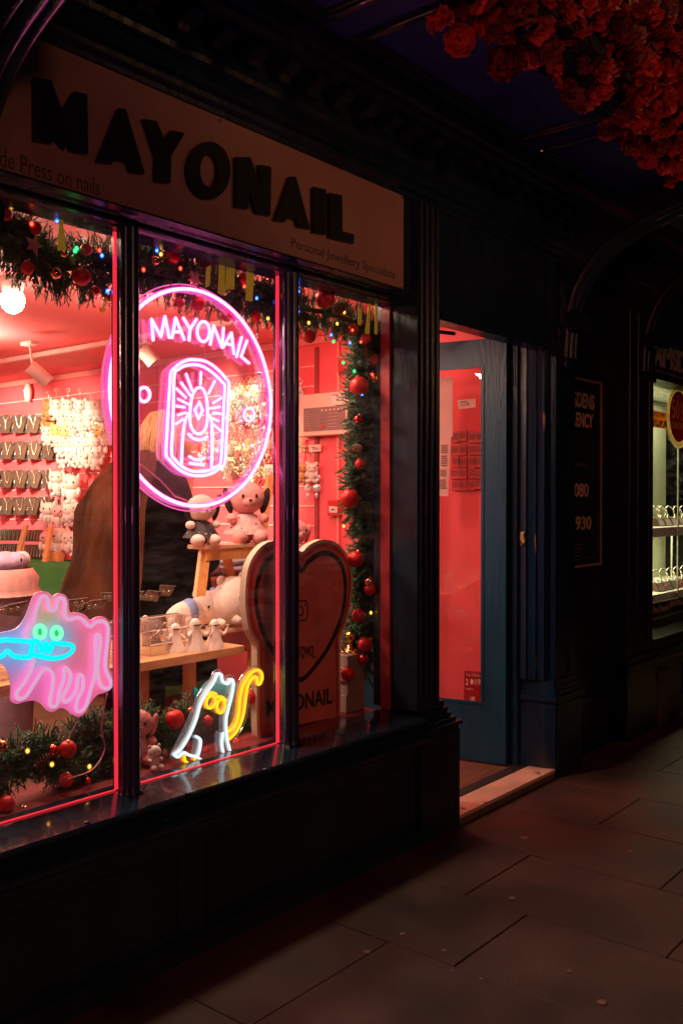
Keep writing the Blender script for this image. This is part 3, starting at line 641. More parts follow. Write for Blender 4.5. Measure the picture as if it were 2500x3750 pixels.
m=MB(); m.tube(catmull([K7(650,1288,Y=.08),K7(600,1400,Y=.09),K7(540,1500,Y=.11),K7(480,1620,Y=.13)],5),.0028,n=6)
m.tube(catmull([K7(880,1100,Y=.1),K7(850,1250,Y=.12),K7(835,1400,Y=.13),K7(860,1560,Y=.12),K7(760,1720,Y=.1),K7(560,1800,Y=.08)],5),.0026,n=6); m.build('power_lead',mat('pink_cable'),nb)
# ---- ghost cat
ng=thing('neon_sign','white neon ghost cat sign with yellow eyes and yellow tail on the sill','neon sign',K8(750,1560,Y=.07))
gp=[(420,1480),(480,1360),(560,1200),(640,1000),(700,900),(765,820),(800,748),(850,730),(900,790),(940,775),(985,800),(1010,850),(1040,800),(1100,730),(1160,690),(1215,710),(1245,780),(1232,860),(1170,882),(1120,960),(1100,1120),(1060,1240),(980,1370),(960,1500),(945,1520),(860,1550),(760,1590),(600,1590),(520,1560),(440,1520)]
m=MB(); m.poly(catmull([K8(x,y,Y=.092) for x,y in gp],3,True),(0,.004,0)); m.build('acrylic_plate',PLATE,ng)
m=MB(); m.tube(catmull([K8(x,y,Y=.094) for x,y in gp],3,True),.0014,n=5,closed=True); m.build('plate_edge',mat('acrylic_edge',(.6,.6,.6),.15),ng)
NG=glow('neon_ice_core',(.80,.93,.98),1.25); JG=glow('neon_ice_bloom',(.5,.85,1),1.6,lit_shell=.2); BG=mat('white_flex_base',(.75,.8,.8),.4,em=(.5,.55,.58),es=.12)
neon(ng,'neon_outline',[[(456,1480),(520,1425),(590,1310),(650,1170),(690,1030),(745,930),(800,850),(840,770),(872,775),(885,835),(930,855),(962,815),(980,850),(965,960),(935,1080),(915,1180),(922,1330),(945,1430),(950,1500)],[(456,1480),(490,1502),(540,1462),(590,1485),(650,1500),(720,1540),(770,1566)],[(650,1320),(688,1350),(682,1430),(662,1498)],[(885,1290),(878,1400),(902,1508)]],K8,.078,.0046,NG,JG,1.7,back=BG)
NYE=glow('neon_yellow_core',(1,.72,.02),1.25); JY=glow('neon_orange_bloom',(1,.32,.0),1.6,lit_shell=.3); BY=mat('orange_flex_base',(.9,.4,.12),.4,em=(1,.35,.06),es=.4)
neon(ng,'neon_eye',[ell(778,1015,38,56,t=.3),ell(868,1050,33,62,t=.15)],K8,.078,.005,NYE,JY,1.7,closed=True,k=2,back=BY)
neon(ng,'neon_eyebrow',[[(755,950),(790,932),(825,945)],[(835,970),(880,972),(910,1000)]],K8,.078,.005,NYE,JY,1.7,back=BY)
neon(ng,'neon_tail',[[(930,1280),(985,1230),(1020,1130),(1038,960),(1070,850),(1130,765),(1190,732),(1225,760),(1230,810),(1205,860),(1188,842),(1180,795),(1140,812),(1100,890),(1082,1020),(1060,1150),(1010,1270),(945,1340)]],K8,.078,.0055,NYE,JY,1.7,back=BY)
neon(ng,'neon_foot',[[(545,1490),(552,1535),(590,1560),(628,1545),(640,1510)],[(672,1530),(680,1562)]],K8,.082,.005,NYE,JY,1.7,back=BY)
# ================================================================ HEART SIGN
hs=thing('heart_sign','tall red heart shaped display board on a post behind the glass','display board',K9(480,1690,Y=.15))
YH=.125
ho=[(205,1692),(183,1655),(176,1500),(178,1042),(162,985),(122,900),(99,760),(95,620),(110,480),(140,390),(200,305),(268,262),(340,256),(400,262),(450,288),(500,335),(545,292),(610,256),(670,247),(740,266),(800,320),(845,400),(865,500),(862,620),(845,740),(818,850),(785,922),(773,965),(775,1100),(778,1540),(766,1572),(735,1590),(450,1642),(240,1708)]
m=MB(); m.poly(catmull([K9(x,y,Y=YH) for x,y in ho],3,True),(0,.030,0)); m.build('board_edge',mat('board_edge_cream',(.78,.62,.42),.6),hs)
def inset(pts,d):
    P=[Vector(p) for p in pts]; n=len(P); out=[]; A=sum(P[i].x*P[(i+1)%n].z-P[(i+1)%n].x*P[i].z for i in range(n)); sg_=1 if A>0 else -1
    for i in range(n):
        t=(P[(i+1)%n]-P[i-1]).normalized(); out.append(P[i]+Vector((-t.z,0,t.x))*d*sg_)
    return out
hp=catmull([K9(x,y,Y=YH) for x,y in ho],3,True)
m=MB(); m.poly([p+Vector((0,-.0015,0)) for p in inset(hp,.014)],(0,.003,0)); m.build('dark_band',mat('heart_dark_red',(.58,.07,.05),.5),hs)
m=MB(); m.poly([p+Vector((0,-.0025,0)) for p in inset(hp,.034)],(0,.002,0)); m.build('face',mat('heart_face_red',(.85,.21,.14),.55),hs)
hl=[(497,470),(450,400),(400,356),(335,343),(280,372),(222,450),(182,560),(172,680),(190,800),(230,930),(290,1040),(350,1130),(420,1210),(480,1252),(530,1232),(600,1150),(680,1040),(748,900),(795,760),(812,620),(805,500),(775,410),(720,358),(660,345),(600,365),(545,410)]
m=MB(); m.strip(catmull([K9(x,y,Y=YH-.004) for x,y in hl],3,True),.020,(0,1,0),th=.002,closed=True); m.build('heart_outline',INK,hs)
m=MB()
a=K9(246,1520,Y=YH-.004); b=K9(716,1422,Y=YH-.004); text(m,'MAYONAIL',(a.x,a.y,a.z),(b.x-a.x,0,b.z-a.z),(0,0,.066),.001,bold=.02); m.build('lettering',INK,hs); m=MB()
a=K9(445,1105,Y=YH-.004); b=K9(603,1094,Y=YH-.004); text(m,'ATQWQ_',(a.x,a.y,a.z-.004),(b.x-a.x,0,b.z-a.z+.004),(0,0,.052),.001,bold=.01)
m.build('lettering',INK,hs)
m=MB()
def rr(x0,y0,x1,y1,c,sk):
    pts=[]
    for cx,cy,a0 in ((x1-c,y0+c,-90),(x1-c,y1-c,0),(x0+c,y1-c,90),(x0+c,y0+c,180)):
        for k in range(5):
            t=R(a0+k*22.5); x=cx+c*math.cos(t); y=cy+c*math.sin(t); pts.append((x,y-sk*(x-x0)))
    return pts
m.strip([K9(x,y,Y=YH-.004) for x,y in rr(452,690,541,830,26,.07)],.0055,(0,1,0),th=.001,closed=True)
m.strip([K9(x,y,Y=YH-.004) for x,y in ell(490,760,22,32)],.0055,(0,1,0),th=.001,closed=True)
m.poly([K9(x,y,Y=YH-.004) for x,y in ell(524,716,5,7,8)],(0,.001,0)); m.build('camera_logo',INK,hs)
# ================================================================ FURNITURE
tb=thing('wooden_table','long beech table with a thick top behind the windows','table',(2.2,.9,FLZ))
MB().box(.4,2.966,.62,1.22,.762,.80,b=.003).build('tabletop',WOOD,tb)
m=MB()
p=dd(505,1500,Z=.76); lx=2.86
MB().cyl((2.80,.80,FLZ),(2.80,.80,.762),.030,n=18).build('leg',mat('leg_wood_orange',(.78,.36,.16),.4),tb)
MB().cyl((1.86,.86,FLZ),(1.86,.86,.762),.026,n=18).build('leg',mat('leg_cream',(.80,.62,.50),.4),tb)
MB().cyl((.55,.80,FLZ),(.55,.80,.762),.026,n=18).build('leg',mat('leg_cream'),tb)
MB().cyl((2.80,1.12,FLZ),(2.80,1.12,.762),.026,n=18).build('leg',mat('leg_wood_orange'),tb)
# ladder shelf carrying the plush toys
ls=thing('ladder_shelf','orange pine folding ladder shelf between the table and the heart board','shelf',(3.1,1.0,FLZ))
def bar(m,x0,y0,x1,y1,kk,Y0,Y1,w,d=.022):
    a=kk(x0,y0,Y=Y0); b=kk(x1,y1,Y=Y1); u=Vector((w,0,0)); m.hexa(a-u/2,a+u/2,b+u/2,b-u/2,(0,d,0))
m=MB(); bar(m,800,1020,752,1420,K6,.90,.80,.058); m.build('leg',WOODO,ls)
m=MB(); bar(m,970,1060,1022,1345,K6,1.05,1.10,.046); m.build('leg',WOODO,ls)
m=MB(); bar(m,1330,420,1262,1000,K6,1.12,.98,.040); bar(m,1262,1000,1235,1330,K6,.98,.92,.04); m.build('upright',WOODO,ls)
a=K6(640,1014,Y=.99); b=K6(1250,1003,Y=.86)
MB().box(a.x,3.42,.86,.99,b.z-.006,b.z+.014,b=.003).build('shelf',mat('shelf_board',(.86,.52,.34),.45,stretch=(1,14,14)),ls); SHZ=b.z+.014; a=K6(800,1050,Y=.865)
MB().box(a.x,3.40,.865,.89,SHZ-.072,SHZ-.0205).build('shelf_rail',WOODO,ls)
a=K8(965,365,Y=.84); b=K8(510,345,Y=1.02)
MB().box(b.x,3.52,.84,1.02,a.z-.02,a.z,b=.003).build('shelf',mat('shelf_board'),ls); SH2=a.z
m=MB(); bar(m,1160,420,1130,860,K8,.90,.84,.035); m.build('leg',WOODO,ls)
# ================================================================ PLUSH TOYS
FUR={}
def fur(n,c): return mat(n,c,.95,var=.10,scale=14,bump=.7,bscale=110,spec=.1)
CREAMF=fur('cream_plush',(.86,.60,.52)); PINKF=fur('pink_plush',(.85,.38,.36)); TEAL=fur('teal_plush',(.06,.50,.55)); GREYF=fur('grey_green_plush',(.28,.30,.28)); BLUEF=fur('pale_blue_plush',(.30,.42,.78)); WHF=fur('white_plush',(.88,.74,.64)); DKF=fur('dark_plush',(.04,.02,.02)); BRF=fur('caramel_plush',(.6,.30,.12)); YLF=fur('yellow_plush',(.85,.68,.25))
EYE=mat('bead_eye',(.01,.01,.01),.15)
def frill(c,r0,r1,z0,z1,n=36,amp=.06):
    m=MB(); rings=[]
    for k in range(5):
        t=k/4; rings.append(((c[0],c[1],c[2]+z1+(z0-z1)*t),(r0+(r1-r0)*t),(r0+(r1-r0)*t)*.85,0))
    m.loft(rings,n=n,cap=False,fold=amp,nf=11); return m
def plush(name,label,loc,h,rz,body,head=None,ear='bear',earm=None,dress=None,tilt=0,cat='plush toy',group=None,lying=False):
    t=thing(name,label,cat,(0,0,0),group); head=head or body; earm=earm or head
    MB().ball((0,0,.24*h),(.20*h,.17*h,.24*h),16,12,bump=.05).build('body',body,t)
    q=Matrix.Rotation(tilt,3,'Y')
    hd=MB().ball((0,-.02*h,.66*h),(.27*h,.23*h,.245*h),20,14,bump=.05).ball((0,-.20*h,.60*h),(.11*h,.08*h,.08*h),12,8).build('head',head,t)
    m=MB(); 
    for s in (-1,1): m.ball((s*.10*h,-.235*h,.69*h),(.022*h,.015*h,.03*h),8,6)
    m.build('eye',EYE,hd); MB().ball((0,-.28*h,.63*h),(.028*h,.018*h,.02*h),8,6).build('nose',EYE,hd)
    for s in (-1,1):
        e=MB()
        if ear=='bear': e.ball((s*.20*h,-.01*h,.88*h),(.08*h,.045*h,.08*h),12,8)
        elif ear=='lop': e.ball((s*.28*h,-.03*h,.62*h),(.065*h,.06*h,.20*h),12,10,rot=Matrix.Rotation(s*.25,3,'Y'))
        elif ear=='rabbit': e.ball((s*.12*h,0,1.02*h),(.06*h,.04*h,.19*h),12,10,rot=Matrix.Rotation(s*.2,3,'Y'))
        if ear: e.build('ear',earm,t)
        MB().ball((s*.24*h,-.10*h,.36*h),(.08*h,.13*h,.075*h),12,8,bump=.05).build('arm',head,t)
        MB().ball((s*.15*h,-.22*h,.09*h),(.125*h,.18*h,.11*h),14,10,bump=.05).build('leg',head,t)
    if dress: frill((0,-.03*h,0),.15*h,.34*h,.13*h,.42*h).build('dress',dress,t)
    t.location=Vector(loc); t.rotation_euler=(0,0,rz); 
    if tilt: t.rotation_euler=(0,tilt,rz)
    return t
DOT=mat('dark_spotted_fabric',(.03,.012,.015),.6,var=.6,scale=60,wear=((.8,.5,.5),90,.64))
FLOR=mat('pink_floral_fabric',(.85,.45,.42),.7,var=.2,scale=40,wear=((.25,.03,.04),60,.6))
p=K6(740,985,Y=.93); plush('plush_toy','cream plush toy in a dark spotted dress sitting left on the upper shelf',(p.x+.01,.93,SHZ),.262,-.35,DKF,CREAMF,'lop',DKF,DOT)
p=K6(1070,985,Y=.95); plush('plush_toy','big pink plush toy in a floral dress slumped right on the upper shelf',(p.x+.035,.94,SHZ),.335,-.55,PINKF,fur('peach_plush',(.86,.36,.33)),'lop',DKF,FLOR)
p=KH(1310,1800,Y=1.3); plush('plush_toy','pink long eared plush in floral dress seen right of the second mullion',(3.86,1.12,1.10),.27,-.2,PINKF,PINKF,'lop',PINKF,FLOR)
MB().box(3.70,4.05,1.0,1.30,1.08,1.10,b=.004).build('wall_shelf',PINKT,kind=None,label='small pink shelf under the plush right of the second mullion',cat='shelf')
# lying plush on the lower shelf
def loaf(label,loc,L,hh,rz,m1,m2=None):
    t=thing('plush_toy',label,'plush toy',(0,0,0))
    b=MB().ball((0,0,hh*.5),(L*.5,hh*.48,hh*.5),22,16,bump=.06).build('body',m1,t)
    h=MB().ball((L*.36,-.0,hh*.62),(hh*.60,hh*.55,hh*.58),22,16,bump=.03).build('head',m1,t)
    m=MB(); 
    for s in (-1,1): m.ball((L*.36+s*hh*.22,-hh*.51,hh*.72),(hh*.045,hh*.04,hh*.06),8,6)
    m.build('eye',EYE,h)
    m=MB()
    for s in (-1,1): m.ball((L*.36+s*hh*.36,-hh*.40,hh*.50),(hh*.10,hh*.05,hh*.05),8,6)
    m.build('blush',fur('blush_pink',(.85,.3,.3)),h)
    for s in (-.42,.02): MB().ball((L*s,-hh*.42,hh*.2),(hh*.13,hh*.2,hh*.12),10,8).build('paw',m1,t)
    for s in (-1,1): MB().ball((L*.36+s*hh*.33,.02,hh*1.12),(hh*.13,hh*.08,hh*.14),10,8).build('ear',m2 or m1,t)
    if m2:
        MB().loft([((-L*.20,0,hh*.5),.001,.001,0)]*2).v; 
        m=MB().ball((-L*.03,0,hh*.52),(L*.24,hh*.50,hh*.515),20,14,bump=.05); m.build('shirt',m2,t)
    t.location=loc; t.rotation_euler=(0,-.10,rz); return t
loaf('cream lying plush toy in a pale blue shirt on the lower shelf',(dd(442,1420,Y=.98).x,.98,SH2),.25,.140,-.25,WHF,BLUEF)
loaf('large round white lying plush toy at the front of the lower shelf',(dd(517,1420,Y=.92).x,.915,SH2),.205,.195,-.15,WHF)
# folded pale blue blanket pile behind
bk=thing('blanket_pile','pale blue fluffy blankets folded behind the ladder shelf','blanket',(3.95,1.75,.95))
for k in range(3):
    MB().ball((3.95,1.78,1.04+k*.045),(.24-.02*k,.13,.035),20,10,bump=.25).build('blanket',fur('pale_blue_fleece',(.50,.62,.68)),bk)
MB().box(3.5,4.4,1.6,2.0,.55,1.0,b=.01).build('display_counter',mat('brown_red_counter',(.28,.07,.05),.5),label='dark red counter behind the ladder shelf',cat='counter')
# teal and pink plush low down
p=K8(700,1000,Y=.45); plush('plush_toy','teal and grey plush toy sitting under the end of the table',(2.77,.60,.42),.29,-.45,GREYF,TEAL,'lop',TEAL)
MB().box(2.62,3.0,.48,.76,.06,.42,b=.006).build('storage_box',mat('cardboard',(.30,.16,.09),.8),label='brown box under the table end below the teal plush',cat='box')
p=K8(240,1330,Y=.22); plush('plush_toy','salmon pink dog plush sitting on the sill beside the first mullion',(2.035,.20,.552),.20,-.5,PINKF,fur('salmon_plush',(.75,.28,.26)),'lop')
plush('plush_toy','tiny pale plush with red bow at the foot of the pink dog plush',(2.02,.09,.552),.085,-.2,WHF,WHF,'bear')
# ghost figurines
def ghost_proto(mt,mt2):
    t=thing('ghost_figurine','x','figurine',(0,0,0))
    m=MB(); rings=[]
    for z,r in ((0,.052),(.012,.050),(.03,.041),(.05,.034),(.075,.028),(.095,.024),(.11,.025),(.125,.023),(.137,.015),(.143,.003)): rings.append(((0,0,z),r,r*.85,0))
    rings=rings[::-1]; m.loft(rings,n=26,fold=.10,nf=8)
    m.build('robe',mt,t)
    for s in (-1,1):
        a=MB(); a.tube(catmull([(s*.022,-.004,.085),(s*.042,-.014,.068),(s*.058,-.020,.080),(s*.062,-.022,.100)],4),.0085,n=8,rfn=lambda u:1.15-.55*u)
        for q in (-1,0,1): a.tube([(s*.062,-.022,.100),(s*.062+q*.006,-.024,.113)],.0028,n=5)
        a.build('arm',mt,t)
    m=MB(); m.box(-.018,.018,-.0235,-.018,.112,.117,b=.001); m.build('visor',mt2,t); return t
GWH=mat('cream_resin',(.90,.78,.68),.35,var=.04); GBK=mat('black_resin',(.03,.02,.02),.3)
g0=ghost_proto(GWH,GBK)
TZ=.80
def onT(x,y,z=TZ): return K8(x,y,Z=z)
gl=[((465,575),0.88,-.35,'white robed ghost figurine nearest the camera on the table'),((640,565),1.00,-.2,'largest white ghost figurine with dark visor in the middle of the row'),((810,540),0.90,-.1,'white ghost figurine at the right end of the row by the shelf'),((430,500),0.84,.2,'white ghost figurine with raised hand behind the wire stand'),((590,500),0.88,.1,'white ghost figurine half hidden behind the largest one'),((200,505),0.92,.3,'pale ghost figurine beside the mullion behind the black ghost')]
for k,((x,y),s,rz,lb) in enumerate(gl):
    q=onT(x,y); 
    if k==0: o=g0; o.location=q; o.rotation_euler=(0,0,rz); o.scale=(s,)*3; o['label']=lb; o['group']='ghost figurines on the table'
    else: inst(g0,q,(0,0,rz),s,lb,'ghost figurines on the table')
q=onT(258,512); gb=ghost_proto(GBK,GBK); gb.location=q; gb.scale=(.92,)*3; gb['label']='black ghost figurine standing left of the white ghosts'; gb['group']='ghost figurines on the table'
# bent wire stand
m=MB(); m.tube(catmull([onT(240,455,.90),onT(330,380,.93),onT(380,310,.96),onT(400,400,.9),onT(395,470,.82),onT(250,480,.82)],5),.0032,n=6); m.build('wire_stand',mat('polished_wire',(.7,.45,.38),.15,.9),label='bent wire jewellery stand leaning over the black ghost figurine',cat='stand')
# clear acrylic tiers with earring cards
CARD=mat('brown_earring_card',(.20,.13,.08),.5,var=.12)
def tier(px,py,label,w=.34,n=3,Yt=.70):
    q=at(px,py,Y=Yt); t=thing('acrylic_stand',label,'display stand',(q.x,Yt,TZ)); x0=q.x
    m=MB()
    for k in range(3):
        z=TZ+.045+.05*k; y=Yt+.05*k
        m.box(x0-w/2,x0+w/2,y,y+.045,z,z+.004); m.box(x0-w/2,x0+w/2,y,y+.003,z-.045,z)
    m.box(x0-w/2,x0-w/2+.003,Yt,Yt+.145,TZ+.001,TZ+.145); m.box(x0+w/2-.003,x0+w/2,Yt,Yt+.145,TZ+.001,TZ+.145)
    m.build('acrylic_tier',ACRYL,t)
    m=MB()
    for k in range(3):
        z=TZ+.045+.05*k; y=Yt+.05*k; m.tube([(x0-w/2,y,z+.002),(x0+w/2,y,z+.002)],.0022,n=5)
    m.tube([(x0+w/2,Yt+.1,TZ+.148),(x0+w/2,Yt+.1,TZ+.002)],.003,n=5); m.build('bright_edge',mat('acrylic_bright_edge',(.95,.7,.6),.2,em=(1,.5,.4),es=.12),t)
    return x0
tier(480/.6272*0+640,2340,'clear acrylic tier stand with cards right of the first mullion',.26)
tier(330,2360,'clear acrylic tier stand with cards behind the pink neon beast',.46)
tier(40,2380,'clear acrylic tier stand with cards at the left edge',.40)
cards=[(K7,1315,208,1440,215,1395,300,1300,295),(K7,1215,250,1325,262,1290,345,1150,330),(K7,1130,262,1185,257,1150,330,1100,335),(K7,830,272,925,270,920,345,830,330),(K7,740,335,880,322,850,400,660,420),(K7,560,330,715,312,690,365,585,380),(K7,70,372,225,338,175,470,40,450),(K7,-10,400,60,375,40,440,-20,450),(K7,620,385,720,350,690,430,600,430),(K7,240,380,330,360,300,440,215,440)]
nm=['tallest brown earring card on the acrylic stand right of the first mullion','brown earring card leaning left of the tallest card','brown card corner peeping out beside the first mullion','brown earring card just left of the first mullion','slanted brown earring card above the beast neon','brown earring card behind the ear of the beast neon','large tilted brown earring card at the left window edge','brown card cropped by the left window edge','low brown card behind the back of the beast neon','brown card behind the head of the beast neon']
for (kk,*c),lb in zip(cards,nm):
    Yc=.74; t=thing('earring_card',lb,'earring card',kk(c[0],c[5],Y=Yc),'earring cards on the acrylic stands')
    P=[kk(c[i],c[i+1],Y=Yc) for i in (0,2,4,6)]; m=MB(); m.poly(P,(0,.0015,0)); m.build('card',CARD,t)
    u=(P[1]-P[0]);v=(P[3]-P[0]); m=MB()
    for f in (.3,.62):
        cc=P[0]+u*f+v*.65; m.tube([cc+Vector((.008*math.cos(a),-.003,.006*math.sin(a))) for a in [i*.7 for i in range(8)]],.0016,n=5)
    m.build('earring',mat('silver_metal',(.8,.7,.6),.2,.9),t)
    m=MB(); m.tube([P[0]+u*.01-Vector((0,.001,0)),P[1]-Vector((0,.001,0))],.0012,n=4); m.build('card_edge',mat('card_edge_light',(.6,.45,.35),.5),t)
# ================================================================ NECKLACE BUSTS ON SIDE WALL
BUST=mat('taupe_leatherette',(.12,.060,.036),.7,spec=.15,var=.12,bump=.3,bscale=150); BUSTD=mat('dark_leatherette',(.055,.03,.028),.6,var=.2); CHAIN=mat('bright_chain',(.95,.8,.6),.25,.8,em=(1,.7,.45),es=.15); HOOK=mat('hook_metal',(.5,.35,.3),.3,.9)
def bust(mt):
    t=thing('necklace_display','x','necklace display',(0,0,0))
    P=[(0,-.020,.085),(0,-.026,.070),(0,-.070,.035),(0,-.066,.010),(0,-.032,-.085),(0,.032,-.085),(0,.066,.010),(0,.070,.035),(0,.026,.070),(0,.020,.085)]
    MB().poly([(-.0,y,z) for _,y,z in P],(.010,0,0)).build('bust',mt,t)
    m=MB(); m.tube([(-.004,-.03,.066),(-.006,-.010,.0),(-.007,0,-.030),(-.006,.010,.0),(-.004,.03,.066)],.0026,n=5); m.build('chain',CHAIN,t)
    m=MB(); m.ball((-.008,0,-.038),(.004,.006,.010),8,6); m.build('pendant',CHAIN,t)
    m=MB()
    for s in (-1,1): m.tube([(.002,s*.012,.086),(.002,s*.012,.100),(.010,s*.012,.104)],.002,n=5)
    m.build('hook',HOOK,t); return t
bf=bust(BUST); bd_=bust(BUSTD); used=[False,False]; bvar=[bf]
for q_ in range(2):
    t=inst(bf,(0,0,0)); bvar.append(t); ch=[c for c in t.children if c.name.startswith('chain')][0]
    m=MB(); m.tube(catmull([(-.004,-.03,.066),(-.007,-.018,-.01-.02*q_),(-.007,0,-.045-.012*q_),(-.006,.018,-.01-.02*q_),(-.004,.03,.066)],4) if q_==0 else [(-.004,-.03,.066),(-.006,-.004,.025),(-.007,0,-.062),(-.006,.004,.025),(-.004,.03,.066)],.0026,n=5); o_=m.build('chain',CHAIN,loc=(0,0,0)); ch.data=o_.data; bpy.data.objects.remove(o_)
vuse=set()
rows=[(338,[(-55),52,160,278,372],'top'),(555,[-40,68,172,285,405],'second'),(790,[-45,64,168,288,400],'third'),(1012,[-50,62,168,272,388],'bottom')]
pos5=['leftmost','left centre','middle','right centre','rightmost']
PAT=['straight pendant chain','Y shaped chain','fine chain','long chain','round pendant chain']
for ri,(yy,xs,rn) in enumerate(rows):
    for ci,xx in enumerate(xs):
        p=KE(xx,yy,X=WX-.14)
        for d in range(3):
            src,ix=(bf,0) if d==0 else (bd_,1)
            lb=('front taupe necklace bust, %s in the %s row of the pink wall'%(pos5[ci],rn)) if d==0 else 'dark necklace bust hanging behind the %s front bust of the %s row'%(pos5[ci],rn)
            loc=Vector((WX-.14+.045*d,p.y-.042*d,p.z-.003*d)); gr='necklace busts hanging on the pink wall'
            if d==0:
                src=bvar[(ci*2+ri)%3]
                if id(src) not in vuse: vuse.add(id(src)); o=src; o.location=loc; o['label']=lb; o['group']=gr
                else: o=inst(src,loc,(0,0,0),1,lb,gr)
            elif not used[ix]: used[ix]=True; o=src; o.location=loc; o['label']=lb; o['group']=gr
            else: o=inst(src,loc,(0,0,0),1,lb,gr)
            o.rotation_euler=(R(random.uniform(-4,4)),0,R(26+random.uniform(-9,9))); o.scale=(.90,.90*random.uniform(.92,1.08),.90)
# bracelet racks
GRN=mat('dark_green_velvet',(.035,.075,.055),.9,var=.2)
def rack(x0,x1,ya,yb,label,nb):
    t=thing('bracelet_rack',label,'display rack',KE(x0,yb,X=4.25))
    for k,(a,b) in enumerate(((0,.42),(.53,1))):
        A=KE(x0,ya+(yb-ya)*a,X=4.33-.05*k); B=KE(x1,ya+(yb-ya)*a,X=4.33-.05*k); C_=KE(x1-10,ya+(yb-ya)*b,X=4.28-.05*k); D=KE(x0-10,ya+(yb-ya)*b,X=4.28-.05*k)
        pd=MB().hexa(A,B,C_,D,(.02,0,.0)).build('velvet_pad',GRN,t); m=MB()
        for i in range(nb):
            f=(i+.5)/nb; s0=A.lerp(B,f); s1=D.lerp(C_,f); w=(B-A)*.25/nb
            m.tube(catmull([s0+Vector((-.006,0,-.004)),s0.lerp(s1,.5)+w+Vector((-.010,0,0)),s0.lerp(s1,.92)+w*1.4+Vector((-.012,0,0)),s0.lerp(s1,.5)+w*2+Vector((-.010,0,0)),s0+w*2.2+Vector((-.006,0,-.004))],3),.0022,n=4)
        m.build('bracelet',mat('gold_chain',(.75,.55,.3),.3,.7),pd)
    return t
rack(-190,165,1205,1430,'dark green bracelet rack with gold chains at the left edge',11)
rack(205,400,1210,1440,'dark green bracelet rack left of the small white plush group',8)
m=MB(); 
for x0,x1 in ((190,115),):
    a=KE(x0,1170,X=4.2); b=KE(x1,1460,X=4.1); m.hexa(a,a+Vector((0,-.06,0)),b+Vector((0,-.06,0)),b,(.02,0,0))
m.build('rack_support',WOOD,label='slanted beech support between the two bracelet racks',cat='rack support')
m=MB(); a=KE(398,1185,X=4.2); b=KE(345,1475,X=4.1); m.hexa(a,a+Vector((0,-.05,0)),b+Vector((0,-.05,0)),b,(.02,0,0)); a=KE(395,1395,X=4.18); m.hexa(a,a+Vector((0,-.14,0)),a+Vector((0,-.14,-.10)),a+Vector((0,0,-.10)),(.05,0,0))
m.build('rack_support',WOODO,label='slanted orange support at the right end of the racks',cat='rack support')
# green cloth counter
a=KE(60,1462,X=4.0)
ct=thing('green_counter','long counter under a bright green cloth along the pink wall','counter',(4.3,4.4,FLZ))
GC=mat('green_cloth',(.035,.20,.035),.85,var=.2,scale=3,bump=.4,bscale=30)
m=MB(); n=60; z1=a.z; vs=[];
y0,y1=2.55,6.4
for i in range(n):
    y=y0+(y1-y0)*i/(n-1); vs+= [(4.0+.012*math.sin(i*1.7)+.01*math.sin(i*.6),y,.12),(4.0+.004*math.sin(i*1.7),y,z1-.03),(4.012,y,z1),(4.58,y,z1)]
fs=[(i*4+k,(i+1)*4+k,(i+1)*4+k+1,i*4+k+1) for i in range(n-1) for k in range(3)]
m.add(vs,fs,True); m.add([(4.0,y0,.12),(4.0,y0,z1-.03),(4.58,y0,z1),(4.58,y0,.12)],[(0,1,2,3)]); m.build('cloth',GC,ct)
MB().box(4.06,4.56,2.6,6.35,FLZ,z1-.03).build('counter_body',mat('brown_red_counter'),ct)
CTZ=z1
# small red box under plush group
a=KF(700,430,X=4.25); b=KF(905,530,X=4.25)
MB().box(4.25,4.45,b.y,a.y,b.z,a.z,b=.004).build('red_display_box',mat('red_box',(.6,.03,.03),.5),label='glossy red display box under the small white plush group',cat='box')
# ================================================================ SMALL PLUSH AND CHARMS
def minip(m1,m2,ear,ring=True):
    t=thing('plush_charm','x','plush charm',(0,0,0)); m=MB(); m.ball((0,0,-.045),(.028,.024,.034),10,8).ball((-.03,-.008,-.04),(.012,.012,.022),8,6).ball((.03,-.008,-.04),(.012,.012,.022),8,6).ball((-.014,-.014,-.082),(.014,.018,.012),8,6).ball((.014,-.014,-.082),(.014,.018,.012),8,6); m.build('body',m2,t)
    m=MB(); m.ball((0,-.002,0),(.040,.032,.034),14,10)
    for s in (-1,1):
        if ear=='bear': m.ball((s*.028,0,.030),(.013,.009,.013),8,6)
        elif ear=='cat': m.cyl((s*.026,0,.016),(s*.034,0,.046),.014,.001,n=8)
        else: m.ball((s*.016,0,.052),(.010,.007,.028),8,6)
    h=m.build('head',m1,t); m=MB()
    for s in (-1,1): m.ball((s*.015,-.032,.002),(.004,.003,.005),6,4)
    m.build('eye',EYE,h)
    if ring: m=MB(); m.tube([(0,0,.034),(0,0,.075)],.0018,n=4); m.tube([(.010*math.cos(a),0,.084+.010*math.sin(a)) for a in [i*.628 for i in range(10)]],.002,n=4,closed=True); m.build('ring',HOOK,t)
    return t
V=[('cream',minip(WHF,WHF,'bear')),('white',minip(WHF,fur('white2_plush',(.9,.82,.76)),'cat')),('pale blue',minip(WHF,BLUEF,'rabbit')),('yellow',minip(YLF,WHF,'bear')),('caramel',minip(BRF,BRF,'bear')),('pink',minip(PINKF,WHF,'rabbit'))]
usedv=set()
CN={}
def charm(vi,p,rz,s,where,group):
    nm_,src=V[vi]; k=(nm_,where); CN[k]=CN.get(k,0)+1; lb='%s plush charm, %s %s from the left'%(nm_,where,ORD[min(CN[k]-1,19)])
    if vi not in usedv: usedv.add(vi); src.location=p; src.rotation_euler=(0,0,rz); src.scale=(s,)*3; src['label']=lb; src['group']=group; return src
    return inst(src,p,(0,0,rz),s,lb,group)
random.seed(11)
